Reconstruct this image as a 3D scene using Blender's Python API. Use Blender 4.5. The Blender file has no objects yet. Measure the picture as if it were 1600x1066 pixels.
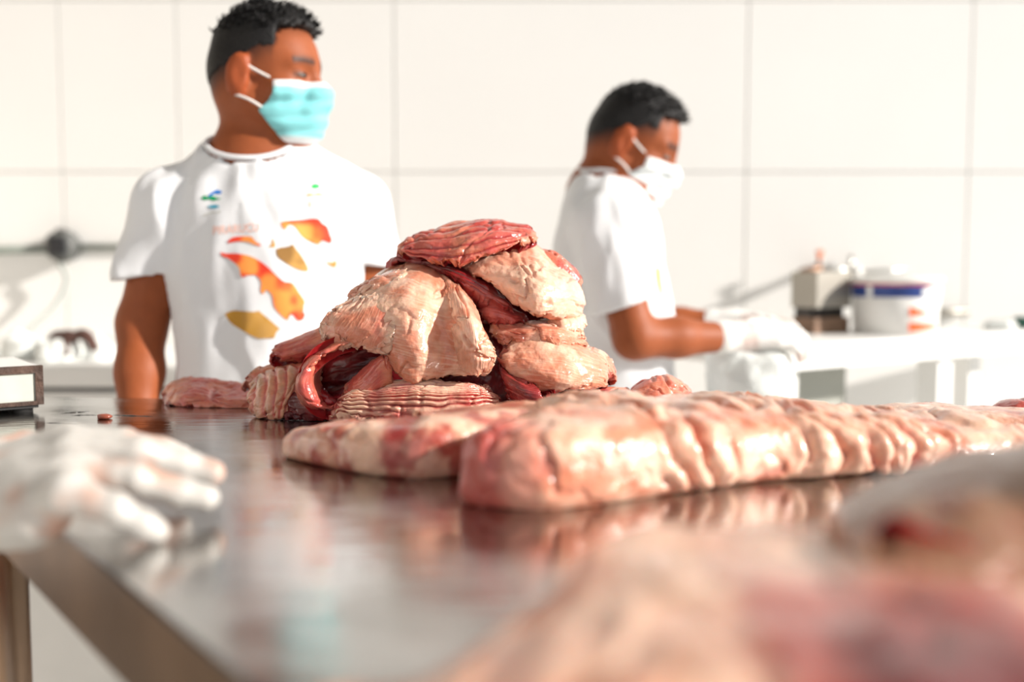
import bpy, bmesh, math, random
import numpy as np
import openvdb
from mathutils import Vector, Matrix
from mathutils.bvhtree import BVHTree

random.seed(7)
rng = np.random.default_rng(7)
SC = bpy.context.scene
COL = SC.collection

# ------------------------------------------------------------------ camera, sky, sun, exposure
F = 1600 * 35.0 / 36.0          # focal length in pixels of the 1600 px frame
TABLE_Z = 1.02                  # height of the steel table top
CAM_Z = TABLE_Z + 0.186
PITCH = math.atan(113.0 / F)
cam = bpy.data.cameras.new('camera')
cam.lens = 35.0
cam.sensor_width = 36.0
cam.clip_start = 0.02
cam.dof.use_dof = True
cam.dof.focus_distance = 1.18
cam.dof.aperture_fstop = 1.7
cam_o = bpy.data.objects.new('camera', cam)
COL.objects.link(cam_o)
cam_o.location = (0, 0, CAM_Z)
cam_o.rotation_euler = (math.pi / 2 - PITCH, 0, 0)
SC.camera = cam_o

world = bpy.data.worlds.new('sky')
SC.world = world
world.use_nodes = True
bg = world.node_tree.nodes['Background']
bg.inputs[0].default_value = (0.97, 0.985, 1.0, 1)
bg.inputs[1].default_value = 0.57

sun = bpy.data.lights.new('sun', 'SUN')
sun.energy = 5.6
sun.angle = math.radians(1.5)
sun.color = (1.0, 0.93, 0.86)
sun_o = bpy.data.objects.new('sun', sun)
COL.objects.link(sun_o)
SUN_DIR = Vector((-0.88, 0.25, -0.38)).normalized()
sun_o.rotation_euler = SUN_DIR.to_track_quat('-Z', 'Y').to_euler()
sun_o.location = (4, -1, 4)

SC.view_settings.view_transform = 'Standard'
SC.view_settings.look = 'None'
SC.view_settings.exposure = 0.27
SC.view_settings.gamma = 1.0
SC.view_settings.use_curve_mapping = False

CT, ST = math.cos(PITCH), math.sin(PITCH)


def q(px, py, Y):
    """the place at distance Y (metres along the room) seen at a photo point"""
    u = (px - 800.0) / F
    v = (533.0 - py) / F
    d = np.array([u, CT + v * ST, -ST + v * CT])
    return np.array([0, 0, CAM_Z]) + d * (Y / d[1])


def tb(px, py, z=TABLE_Z):
    """the place on the level z seen at a photo point"""
    u = (px - 800.0) / F
    v = (533.0 - py) / F
    d = np.array([u, CT + v * ST, -ST + v * CT])
    t = (z - CAM_Z) / d[2]
    return np.array([0, 0, CAM_Z]) + d * t


# ------------------------------------------------------------------ noise
def _hash(ix, iy, iz, seed):
    h = (ix * 374761393 + iy * 668265263 + iz * 2147483647 + seed * 1274126177) & 0xFFFFFFFF
    h = ((h ^ (h >> 13)) * 1274126177) & 0xFFFFFFFF
    h = (h ^ (h >> 16)) & 0xFFFF
    return h / 32767.5 - 1.0


def vnoise(P, seed=0):
    P = np.asarray(P, dtype=np.float64)
    I = np.floor(P).astype(np.int64)
    f = P - I
    w = f * f * f * (f * (f * 6 - 15) + 10)
    out = 0
    for dx in (0, 1):
        wx = w[..., 0] if dx else 1 - w[..., 0]
        for dy in (0, 1):
            wy = w[..., 1] if dy else 1 - w[..., 1]
            for dz in (0, 1):
                wz = w[..., 2] if dz else 1 - w[..., 2]
                out = out + wx * wy * wz * _hash(I[..., 0] + dx, I[..., 1] + dy, I[..., 2] + dz, seed)
    return out


def fbm(P, freq=1.0, octv=4, seed=0, gain=0.5):
    P = np.asarray(P) * freq
    s, a, t = 0, 1.0, 0
    for i in range(octv):
        s = s + a * vnoise(P, seed + i * 17)
        t += a
        a *= gain
        P = P * 2.03 + 11.3
    return s / t


def sstep(a, b, x):
    t = np.clip((x - a) / (b - a), 0, 1)
    return t * t * (3 - 2 * t)


def mix(a, b, t):
    a = np.asarray(a, dtype=float)
    b = np.asarray(b, dtype=float)
    t = np.asarray(t)[..., None]
    return a * (1 - t) + b * t


def lin(r, g, b):
    def c(x):
        x /= 255.0
        return x / 12.92 if x <= 0.04045 else ((x + 0.055) / 1.055) ** 2.4
    return (c(r), c(g), c(b))


# ------------------------------------------------------------------ objects
def tag(o, label=None, cat=None, group=None, kind=None):
    if label:
        o['label'] = label
    if cat:
        o['category'] = cat
    if group:
        o['group'] = group
    if kind:
        o['kind'] = kind
    return o


def empty(name, loc, label=None, cat=None, group=None):
    o = bpy.data.objects.new(name, None)
    o.empty_display_size = 0.05
    o.location = loc
    COL.objects.link(o)
    return tag(o, label, cat, group)


def link(name, me, mat, parent=None, smooth=True):
    o = bpy.data.objects.new(name, me)
    COL.objects.link(o)
    if mat is not None:
        me.materials.clear()
        me.materials.append(mat)
    if smooth:
        me.polygons.foreach_set('use_smooth', [True] * len(me.polygons))
    if parent is not None:
        o.parent = parent
        if parent.parent is None:          # meshes of parts are given in room coordinates
            o.matrix_parent_inverse = Matrix.Translation(-parent.location)
    return o


def meshd(name, V, Fc, col=None):
    me = bpy.data.meshes.new(name)
    if isinstance(Fc, np.ndarray):
        V = np.asarray(V, dtype=np.float32)
        me.vertices.add(len(V))
        me.vertices.foreach_set('co', V.ravel())
        k = Fc.shape[1]
        me.loops.add(Fc.size)
        me.loops.foreach_set('vertex_index', Fc.astype(np.int32).ravel())
        me.polygons.add(len(Fc))
        me.polygons.foreach_set('loop_start', np.arange(0, Fc.size, k, dtype=np.int32))
        me.update(calc_edges=True)
    else:
        me.from_pydata([tuple(v) for v in V], [], [tuple(int(i) for i in f) for f in Fc])
    if col is not None:
        col = np.asarray(col, dtype=np.float32)
        if col.shape[1] == 3:
            col = np.hstack([col, np.ones((len(col), 1), np.float32)])
        a = me.color_attributes.new('Col', 'FLOAT_COLOR', 'POINT')
        a.data.foreach_set('color', col.ravel())
    me.update()
    return me


def grounded(o, loc):
    """move an object's origin without moving its mesh"""
    d = Vector(loc)
    o.data.transform(Matrix.Translation(-d))
    o.location = d
    return o


def bm_box(bm, lo, hi, bevel=0.0, seg=2):
    r = bmesh.ops.create_cube(bm, size=1.0)
    vs = r['verts']
    lo, hi = Vector(lo), Vector(hi)
    for v in vs:
        v.co = Vector((lo[i] + (v.co[i] + 0.5) * (hi[i] - lo[i]) for i in range(3)))
    if bevel > 0:
        es = list({e for v in vs for e in v.link_edges})
        bmesh.ops.bevel(bm, geom=es, offset=bevel, segments=seg, affect='EDGES', profile=0.6)


def box(name, lo, hi, mat, parent=None, bevel=0.003, smooth=False):
    bm = bmesh.new()
    bm_box(bm, lo, hi, bevel)
    me = bpy.data.meshes.new(name)
    bm.to_mesh(me)
    bm.free()
    return link(name, me, mat, parent, smooth)


def tube(name, pts, rad, mat, parent=None, seg=14, cap=True):
    pts = [np.asarray(p, float) for p in pts]
    n = len(pts)
    rads = rad if hasattr(rad, '__len__') else [rad] * n
    V, Fc = [], []
    prev = None
    for i in range(n):
        t = pts[min(i + 1, n - 1)] - pts[max(i - 1, 0)]
        t = t / (np.linalg.norm(t) + 1e-12)
        if prev is None:
            a = np.array([0, 0, 1.0]) if abs(t[2]) < 0.9 else np.array([1.0, 0, 0])
        else:
            a = prev
        x = a - t * a.dot(t)
        x /= np.linalg.norm(x) + 1e-12
        y = np.cross(t, x)
        prev = x
        for k in range(seg):
            an = 2 * math.pi * k / seg
            V.append(pts[i] + rads[i] * (math.cos(an) * x + math.sin(an) * y))
    for i in range(n - 1):
        for k in range(seg):
            a, b = i * seg + k, i * seg + (k + 1) % seg
            Fc.append((a, b, b + seg, a + seg))
    if cap:
        Fc.append(tuple(range(seg))[::-1])
        Fc.append(tuple((n - 1) * seg + k for k in range(seg)))
    return link(name, meshd(name, V, Fc), mat, parent)


def crom(P, n):
    """Catmull-Rom through the rows of P (axis 0), n samples"""
    P = np.asarray(P, float)
    m = len(P)
    ext = np.concatenate([[2 * P[0] - P[1]], P, [2 * P[-1] - P[-2]]])
    t = np.linspace(0, m - 1, n)
    i = np.minimum(t.astype(int), m - 2)
    f = (t - i).reshape((-1,) + (1,) * (P.ndim - 1))
    p0, p1, p2, p3 = ext[i], ext[i + 1], ext[i + 2], ext[i + 3]
    return 0.5 * (2 * p1 + (p2 - p0) * f + (2 * p0 - 5 * p1 + 4 * p2 - p3) * f ** 2 + (3 * p1 - p0 - 3 * p2 + p3) * f ** 3)


# ------------------------------------------------------------------ smooth solids (bodies, hands, bags)
def cap(a, b, ra, rb=None, k=0.02, sub=False):
    return ('cap', np.asarray(a, float), np.asarray(b, float), ra, ra if rb is None else rb, k, sub)


def ell(c, r, R=None, k=0.02, sub=False):
    return ('ell', np.asarray(c, float), np.asarray(r, float), np.eye(3) if R is None else np.asarray(R), k, sub)


def pr_eval(p, P):
    if p[0] == 'cap':
        _, a, b, ra, rb, k, s = p
        ab = b - a
        t = np.clip(((P - a) @ ab) / (ab @ ab + 1e-12), 0, 1)
        return np.linalg.norm(P - a - t[..., None] * ab, axis=-1) - (ra + (rb - ra) * t)
    _, c, r, R, k, s = p
    L = (P - c) @ R
    k0 = np.linalg.norm(L / r, axis=-1)
    k1 = np.linalg.norm(L / (r * r), axis=-1)
    return k0 * (k0 - 1.0) / (k1 + 1e-9)


def pr_bounds(p, m):
    if p[0] == 'cap':
        r = max(p[3], p[4]) + m
        return np.minimum(p[1], p[2]) - r, np.maximum(p[1], p[2]) + r
    r = np.max(p[2]) + m
    return p[1] - r, p[1] + r


def inflate(ps, d):
    out = []
    for p in ps:
        if p[0] == 'cap':
            out.append(('cap', p[1], p[2], p[3] + d, p[4] + d, p[5], p[6]))
        else:
            out.append(('ell', p[1], p[2] + d, p[3], p[4], p[5]))
    return out


def sd(ps, P):
    d = np.full(P.shape[:-1], 1.0)
    for p in ps:
        e = pr_eval(p, P)
        k = p[-2]
        if p[-1]:
            h = np.clip(0.5 - 0.5 * (d + e) / k, 0, 1)
            d = d * (1 - h) - e * h + k * h * (1 - h)
        else:
            h = np.clip(0.5 + 0.5 * (e - d) / k, 0, 1)
            d = e * (1 - h) + d * h - k * h * (1 - h)
    return d


def solid(prims, vox, post=None, margin=0.02):
    los, his = zip(*[pr_bounds(p, margin) for p in prims if not p[-1]])
    lo, hi = np.min(los, 0), np.max(his, 0)
    n = np.ceil((hi - lo) / vox).astype(int) + 1
    ax = [lo[i] + vox * np.arange(n[i]) for i in range(3)]
    D = np.full(n, 0.06, dtype=np.float64)
    for p in prims:
        k = p[-2]
        a, b = pr_bounds(p, margin + k)
        i0 = np.clip(((a - lo) / vox).astype(int), 0, n)
        i1 = np.clip(((b - lo) / vox).astype(int) + 2, 0, n)
        if np.any(i1 <= i0):
            continue
        sl = tuple(slice(i0[j], i1[j]) for j in range(3))
        P = np.stack(np.meshgrid(*[ax[j][sl[j]] for j in range(3)], indexing='ij'), -1)
        e = pr_eval(p, P)
        d = D[sl]
        if p[-1]:
            h = np.clip(0.5 - 0.5 * (d + e) / k, 0, 1)
            D[sl] = d * (1 - h) - e * h + k * h * (1 - h)
        else:
            h = np.clip(0.5 + 0.5 * (e - d) / k, 0, 1)
            D[sl] = e * (1 - h) + d * h - k * h * (1 - h)
    if post is not None:
        near = np.abs(D) < 0.05
        idx = np.nonzero(near)
        P = np.stack([ax[j][idx[j]] for j in range(3)], -1)
        D[near] = post(P, D[near])
    g = openvdb.FloatGrid(0.06)
    g.copyFromArray(np.ascontiguousarray(np.clip(D, -0.06, 0.06).astype(np.float32)))
    pts, quads = g.convertToQuads(0.0)
    pts = np.asarray(pts) * vox + lo
    quads = np.asarray(quads)
    v = pts[quads]
    vol = np.einsum('ij,ij->i', v[:, 0], np.cross(v[:, 1], v[:, 2])).sum()
    if vol < 0:
        quads = quads[:, ::-1]
    return pts, quads


# ------------------------------------------------------------------ materials
def nt_new(name):
    m = bpy.data.materials.new(name)
    m.use_nodes = True
    nt = m.node_tree
    b = nt.nodes['Principled BSDF']
    return m, nt, b


def plain(name, rgb, rough=0.5, metal=0.0, spec=0.5, noise=0.0, nscale=20.0, bump=0.0, bscale=60.0, sss=0.0, coat=0.0, sssr=(1, .4, .25), ssss=0.01):
    m, nt, b = nt_new(name)
    N, L = nt.nodes, nt.links
    b.inputs['Roughness'].default_value = rough
    b.inputs['Metallic'].default_value = metal
    b.inputs['Specular IOR Level'].default_value = spec
    b.inputs['Coat Weight'].default_value = coat
    b.inputs['Coat Roughness'].default_value = 0.15
    if sss:
        b.inputs['Subsurface Weight'].default_value = sss
        b.inputs['Subsurface Radius'].default_value = sssr
        b.inputs['Subsurface Scale'].default_value = ssss
    tc = N.new('ShaderNodeTexCoord')
    if noise > 0:
        nz = N.new('ShaderNodeTexNoise')
        nz.inputs['Scale'].default_value = nscale
        nz.inputs['Detail'].default_value = 5
        L.new(tc.outputs['Object'], nz.inputs['Vector'])
        r = N.new('ShaderNodeValToRGB')
        r.color_ramp.elements[0].position = 0.3
        r.color_ramp.elements[1].position = 0.7
        r.color_ramp.elements[0].color = (*[c * (1 - noise) for c in rgb], 1)
        r.color_ramp.elements[1].color = (*[min(1, c * (1 + noise * 0.5)) for c in rgb], 1)
        L.new(nz.outputs['Fac'], r.inputs['Fac'])
        L.new(r.outputs['Color'], b.inputs['Base Color'])
    else:
        b.inputs['Base Color'].default_value = (*rgb, 1)
    if bump > 0:
        nz2 = N.new('ShaderNodeTexNoise')
        nz2.inputs['Scale'].default_value = bscale
        nz2.inputs['Detail'].default_value = 4
        L.new(tc.outputs['Object'], nz2.inputs['Vector'])
        bp = N.new('ShaderNodeBump')
        bp.inputs['Strength'].default_value = bump
        bp.inputs['Distance'].default_value = 0.01
        L.new(nz2.outputs['Fac'], bp.inputs['Height'])
        L.new(bp.outputs['Normal'], b.inputs['Normal'])
    return m


def vcol(name, rough=0.4, sss=0.0, sssr=(1, .35, .2), ssss=0.01, coat=0.0, bump=0.0, bscale=150.0, noise=0.0, nscale=80.0, spec=0.5):
    m, nt, b = nt_new(name)
    N, L = nt.nodes, nt.links
    b.inputs['Roughness'].default_value = rough
    b.inputs['Specular IOR Level'].default_value = spec
    b.inputs['Coat Weight'].default_value = coat
    b.inputs['Coat Roughness'].default_value = 0.12
    if sss:
        b.inputs['Subsurface Weight'].default_value = sss
        b.inputs['Subsurface Radius'].default_value = sssr
        b.inputs['Subsurface Scale'].default_value = ssss
    at = N.new('ShaderNodeVertexColor')
    at.layer_name = 'Col'
    tc = N.new('ShaderNodeTexCoord')
    src = at.outputs['Color']
    if noise > 0:
        nz = N.new('ShaderNodeTexNoise')
        nz.inputs['Scale'].default_value = nscale
        nz.inputs['Detail'].default_value = 6
        L.new(tc.outputs['Object'], nz.inputs['Vector'])
        mr = N.new('ShaderNodeMapRange')
        mr.inputs[1].default_value = 0.3
        mr.inputs[2].default_value = 0.7
        mr.inputs[3].default_value = 1 - noise
        mr.inputs[4].default_value = 1 + noise * 0.6
        L.new(nz.outputs['Fac'], mr.inputs[0])
        mx = N.new('ShaderNodeVectorMath')
        mx.operation = 'SCALE'
        L.new(src, mx.inputs[0])
        L.new(mr.outputs[0], mx.inputs['Scale'])
        src = mx.outputs[0]
    L.new(src, b.inputs['Base Color'])
    if bump > 0:
        nz2 = N.new('ShaderNodeTexNoise')
        nz2.inputs['Scale'].default_value = bscale
        nz2.inputs['Detail'].default_value = 5
        L.new(tc.outputs['Object'], nz2.inputs['Vector'])
        bp = N.new('ShaderNodeBump')
        bp.inputs['Strength'].default_value = bump
        bp.inputs['Distance'].default_value = 0.004
        L.new(nz2.outputs['Fac'], bp.inputs['Height'])
        L.new(bp.outputs['Normal'], b.inputs['Normal'])
    return m


def steel_wet(name):
    """stainless sheet, scratched and smeared with water"""
    m, nt, b = nt_new(name)
    N, L = nt.nodes, nt.links
    tc = N.new('ShaderNodeTexCoord')
    b.inputs['Metallic'].default_value = 1.0
    n1 = N.new('ShaderNodeTexNoise')
    n1.inputs['Scale'].default_value = 9
    n1.inputs['Detail'].default_value = 6
    L.new(tc.outputs['Object'], n1.inputs['Vector'])
    r1 = N.new('ShaderNodeValToRGB')
    r1.color_ramp.elements[0].position = 0.35
    r1.color_ramp.elements[1].position = 0.68
    r1.color_ramp.elements[0].color = (0.34, 0.32, 0.305, 1)
    r1.color_ramp.elements[1].color = (0.60, 0.60, 0.59, 1)
    L.new(n1.outputs['Fac'], r1.inputs['Fac'])
    L.new(r1.outputs['Color'], b.inputs['Base Color'])
    mr = N.new('ShaderNodeMapRange')
    mr.inputs[1].default_value = 0.35
    mr.inputs[2].default_value = 0.65
    mr.inputs[3].default_value = 0.10
    mr.inputs[4].default_value = 0.24
    L.new(n1.outputs['Fac'], mr.inputs[0])
    L.new(mr.outputs[0], b.inputs['Roughness'])
    mp = N.new('ShaderNodeMapping')
    mp.inputs['Scale'].default_value = (1.0, 3.5, 1.0)
    L.new(tc.outputs['Object'], mp.inputs['Vector'])
    n2 = N.new('ShaderNodeTexNoise')
    n2.inputs['Scale'].default_value = 16
    n2.inputs['Detail'].default_value = 4
    L.new(mp.outputs['Vector'], n2.inputs['Vector'])
    bp = N.new('ShaderNodeBump')
    bp.inputs['Strength'].default_value = 0.10
    bp.inputs['Distance'].default_value = 0.006
    L.new(n2.outputs['Fac'], bp.inputs['Height'])
    L.new(bp.outputs['Normal'], b.inputs['Normal'])
    return m


M = {}
M['tile'] = plain('white_tile', (0.86, 0.86, 0.84), 0.35, noise=0.015, nscale=3)
M['grout'] = plain('grout', (0.78, 0.77, 0.74), 0.8)
M['floor'] = plain('white_floor', (0.80, 0.79, 0.76), 0.5, noise=0.05, nscale=4)
M['plaster'] = plain('plaster', (0.40, 0.36, 0.31), 0.8, noise=0.04, nscale=3)
M['ceiling'] = plain('ceiling_board', (0.45, 0.42, 0.38), 0.8)
M['steel'] = steel_wet('wet_steel')
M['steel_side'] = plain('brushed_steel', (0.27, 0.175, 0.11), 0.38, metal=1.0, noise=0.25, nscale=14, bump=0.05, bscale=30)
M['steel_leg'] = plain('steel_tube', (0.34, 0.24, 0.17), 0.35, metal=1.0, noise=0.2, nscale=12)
M['rust'] = plain('rusty_steel', (0.08, 0.045, 0.032), 0.75, metal=0.0, noise=0.6, nscale=60, bump=0.6, bscale=90)
M['pale_panel'] = plain('pale_panel', (0.50, 0.52, 0.46), 0.6, noise=0.10, nscale=30)
M['white_paint'] = plain('white_paint', (0.82, 0.82, 0.80), 0.45, noise=0.02)
M['grey_paint'] = plain('grey_paint', (0.36, 0.37, 0.33), 0.6, noise=0.05)
M['black'] = plain('black_plastic', (0.015, 0.016, 0.02), 0.35)
M['rubber_and_shade'] = plain('rubber_and_shade', (0.02, 0.02, 0.02), 0.7)
M['conduit'] = plain('grey_conduit', (0.20, 0.23, 0.20), 0.45, noise=0.08)
M['socket_grey'] = plain('socket_grey', (0.12, 0.125, 0.12), 0.5, noise=0.3, nscale=40)
M['cord'] = plain('grey_cord', (0.34, 0.37, 0.35), 0.5)
M['plastic_bag'] = plain('white_plastic_film', (0.74, 0.77, 0.75), 0.25, noise=0.04, bump=0.5, bscale=45, sss=0.3, sssr=(1, 1, 1), ssss=0.01)
M['brown_strap'] = plain('brown_leather', (0.10, 0.045, 0.035), 0.6, noise=0.3)
M['brass'] = plain('brown_brass', (0.20, 0.12, 0.08), 0.35, metal=0.8, noise=0.2)
M['orange'] = plain('orange_plastic', (0.85, 0.22, 0.05), 0.4)
M['chrome'] = plain('dull_chrome', (0.55, 0.55, 0.52), 0.3, metal=0.9)
M['white_plastic'] = plain('white_plastic', (0.82, 0.82, 0.79), 0.35)
M['steel_plain'] = plain('plain_steel', (0.36, 0.34, 0.30), 0.45, metal=0.6, noise=0.12, nscale=8)
M['dark_steel'] = plain('dark_steel', (0.05, 0.045, 0.042), 0.5, metal=0.5, noise=0.3, nscale=20)
M['brown_wood'] = plain('brown_wood', (0.22, 0.13, 0.08), 0.6, noise=0.3)
M['blue_print'] = plain('blue_print', lin(35, 62, 130), 0.4)
M['red_print'] = plain('red_print', lin(200, 60, 75), 0.4)
M['orange_print'] = plain('orange_print', lin(255, 110, 50), 0.4)
M['pale_print'] = plain('pale_print', lin(230, 232, 230), 0.4)
M['shirt'] = plain('white_cotton', (0.80, 0.82, 0.84), 0.85, spec=0.2, bump=0.12, bscale=400, noise=0.01)
M['trousers'] = plain('dark_trousers', (0.05, 0.06, 0.08), 0.85, spec=0.2, bump=0.1, bscale=300)
M['skin'] = vcol('skin', 0.55, spec=0.3, sss=0.10, ssss=0.006, noise=0.08, nscale=60, bump=0.08, bscale=300)
M['hair'] = plain('black_hair', (0.010, 0.0095, 0.010), 0.5, spec=0.3, noise=0.3, nscale=90, bump=0.4, bscale=260)
M['mask'] = vcol('mask_cloth', 0.8, sss=0.15, sssr=(1, 1, 1), ssss=0.006, bump=0.06, bscale=260, spec=0.2)
M['loop'] = plain('white_elastic', (0.78, 0.76, 0.72), 0.8)
M['glove'] = vcol('latex_glove', 0.38, sss=0.25, sssr=(1, .75, .6), ssss=0.008, bump=0.25, bscale=110)
M['eye'] = vcol('eye', 0.15)
M['print'] = vcol('shirt_print', 0.7, spec=0.2)
M['meat'] = vcol('raw_fish_flesh', 0.30, sss=0.28, sssr=(1, .30, .16), ssss=0.010, coat=0.55, bump=0.35, bscale=170, noise=0.14, nscale=95)
M['scrap'] = plain('brown_scrap', (0.28, 0.07, 0.04), 0.3, coat=0.4)
M['water'] = plain('dark_wet_streak', (0.03, 0.028, 0.025), 0.12)

# ------------------------------------------------------------------ the room
WALL_Y = 2.98
FLOOR_Z = 0.0
CEIL_Z = 4.7
X0, X1 = -2.6, 3.4
wall = box('wall_back', (X0, WALL_Y + 0.004, FLOOR_Z), (X1, WALL_Y + 0.16, CEIL_Z), M['grout'], bevel=0)
tag(wall, kind='structure')
# large tiles, each a piece of its own, joints as they show in the photograph
jx = sorted([q(p, 270, WALL_Y)[0] for p in (-290, 98, 280, 617, 1165, 1512)] + [X0, X1, q(1850, 270, WALL_Y)[0]])
zj = q(800, 269, WALL_Y)[2]
zt = q(800, 1, WALL_Y)[2]
step = zt - zj
jz = [FLOOR_Z]
z = zj - step * int((zj - FLOOR_Z) / step)
if z - FLOOR_Z < 0.05:
    z += step
while z < CEIL_Z - 0.05:
    jz.append(z)
    z += step
jz.append(CEIL_Z)
g = 0.0018
for a, b in zip(jx[:-1], jx[1:]):
    for c, d in zip(jz[:-1], jz[1:]):
        box('tile', (a + g, WALL_Y - 0.004, c + g), (b - g, WALL_Y + 0.006, d - g), M['tile'], wall, bevel=0.0012)
fl = box('floor', (X0, -2.2, -0.1), (X1, WALL_Y + 0.004, FLOOR_Z), M['floor'], bevel=0)
tag(fl, kind='structure')
wl = box('wall_left', (X0 - 0.15, -2.2, FLOOR_Z), (X0, WALL_Y + 0.16, CEIL_Z), M['plaster'], bevel=0)
tag(wl, kind='structure')
ce = box('ceiling', (X0 - 0.15, -2.2, CEIL_Z), (X1, WALL_Y + 0.16, CEIL_Z + 0.12), M['ceiling'], bevel=0)
tag(ce, kind='structure')

# ------------------------------------------------------------------ the steel work table
FAR_Y = 1.455
e0 = tb(100, 830)
e1 = tb(390, 1066)
d = (e0 - e1) / np.linalg.norm(e0 - e1)
pA = e1 - d * 0.42                       # near end of the slanting side
pB = e0 + d * ((FAR_Y - e0[1]) / d[1])   # far left corner
table = empty('steel_table', (0.4, 0.9, FLOOR_Z), 'long wet stainless steel work table covered with raw fish', 'table')
FR_Y = FAR_Y - 0.086 * (1.75 - pB[0])   # the far edge runs a little nearer to the right
poly = [pA[:2], (1.75, pA[1]), (1.75, FR_Y), pB[:2]]
nV = len(poly)
bm = bmesh.new()
vs = [bm.verts.new((p[0], p[1], TABLE_Z)) for p in poly]
f = bm.faces.new(vs)
bm.normal_update()
if f.normal.z < 0:
    bmesh.ops.reverse_faces(bm, faces=[f])
r = bmesh.ops.extrude_face_region(bm, geom=[f])
bmesh.ops.translate(bm, verts=[v for v in r['geom'] if isinstance(v, bmesh.types.BMVert)], vec=(0, 0, -0.004))
bmesh.ops.recalc_face_normals(bm, faces=bm.faces)
me = bpy.data.meshes.new('table_top')
bm.to_mesh(me)
bm.free()
link('table_top', me, M['steel'], table, smooth=False)
nrm = np.array([d[1], -d[0], 0])         # inward from the slanting side
if nrm[0] < 0:
    nrm = -nrm


def plank(name, a, b, inward, th, z0, z1, mat, parent):
    a, b, inward = [np.asarray(v, float)[:2] for v in (a, b, inward)]
    V = []
    for zz in (z0, z1):
        for p in (a, b, b + inward * th, a + inward * th):
            V.append((p[0], p[1], zz))
    Fc = [(0, 1, 2, 3), (7, 6, 5, 4), (0, 4, 5, 1), (1, 5, 6, 2), (2, 6, 7, 3), (3, 7, 4, 0)]
    me = meshd(name, V, Fc)
    bm = bmesh.new()
    bm.from_mesh(me)
    bmesh.ops.recalc_face_normals(bm, faces=bm.faces)
    bm.to_mesh(me)
    bm.free()
    return link(name, me, mat, parent, smooth=False)


AP = 0.066
plank('apron', pA, pB, nrm, 0.02, TABLE_Z - AP, TABLE_Z - 0.0042, M['steel_side'], table)
plank('apron', (pB[0] + 0.02, FAR_Y - 0.022), (1.75, FR_Y - 0.02), (0, 1, 0), 0.018, TABLE_Z - AP, TABLE_Z - 0.0042, M['steel_side'], table)
plank('apron', (1.73, pA[1]), (1.73, FR_Y - 0.02), (1, 0, 0), 0.02, TABLE_Z - AP, TABLE_Z - 0.0042, M['steel_side'], table)
for p in ((-0.488, 0.95), tuple((pB + nrm * 0.06 - d * 0.10)[:2]), (1.66, FR_Y - 0.09), (1.66, pA[1] + 0.1), tuple((pA + nrm * 0.08 + d * 0.12)[:2])):
    tube('leg', [(p[0], p[1], FLOOR_Z), (p[0], p[1], TABLE_Z - 0.03)], 0.016, M['steel_leg'], table, seg=18)

# ------------------------------------------------------------------ raw fish: thick folded slabs
CREAM = np.array(lin(240, 196, 170))
PEACH = np.array(lin(220, 140, 110))
PINK = np.array(lin(204, 98, 88))
RED = np.array(lin(160, 30, 36))
DEEP = np.array(lin(92, 18, 24))
TAN = np.array(lin(196, 148, 116))


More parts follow.
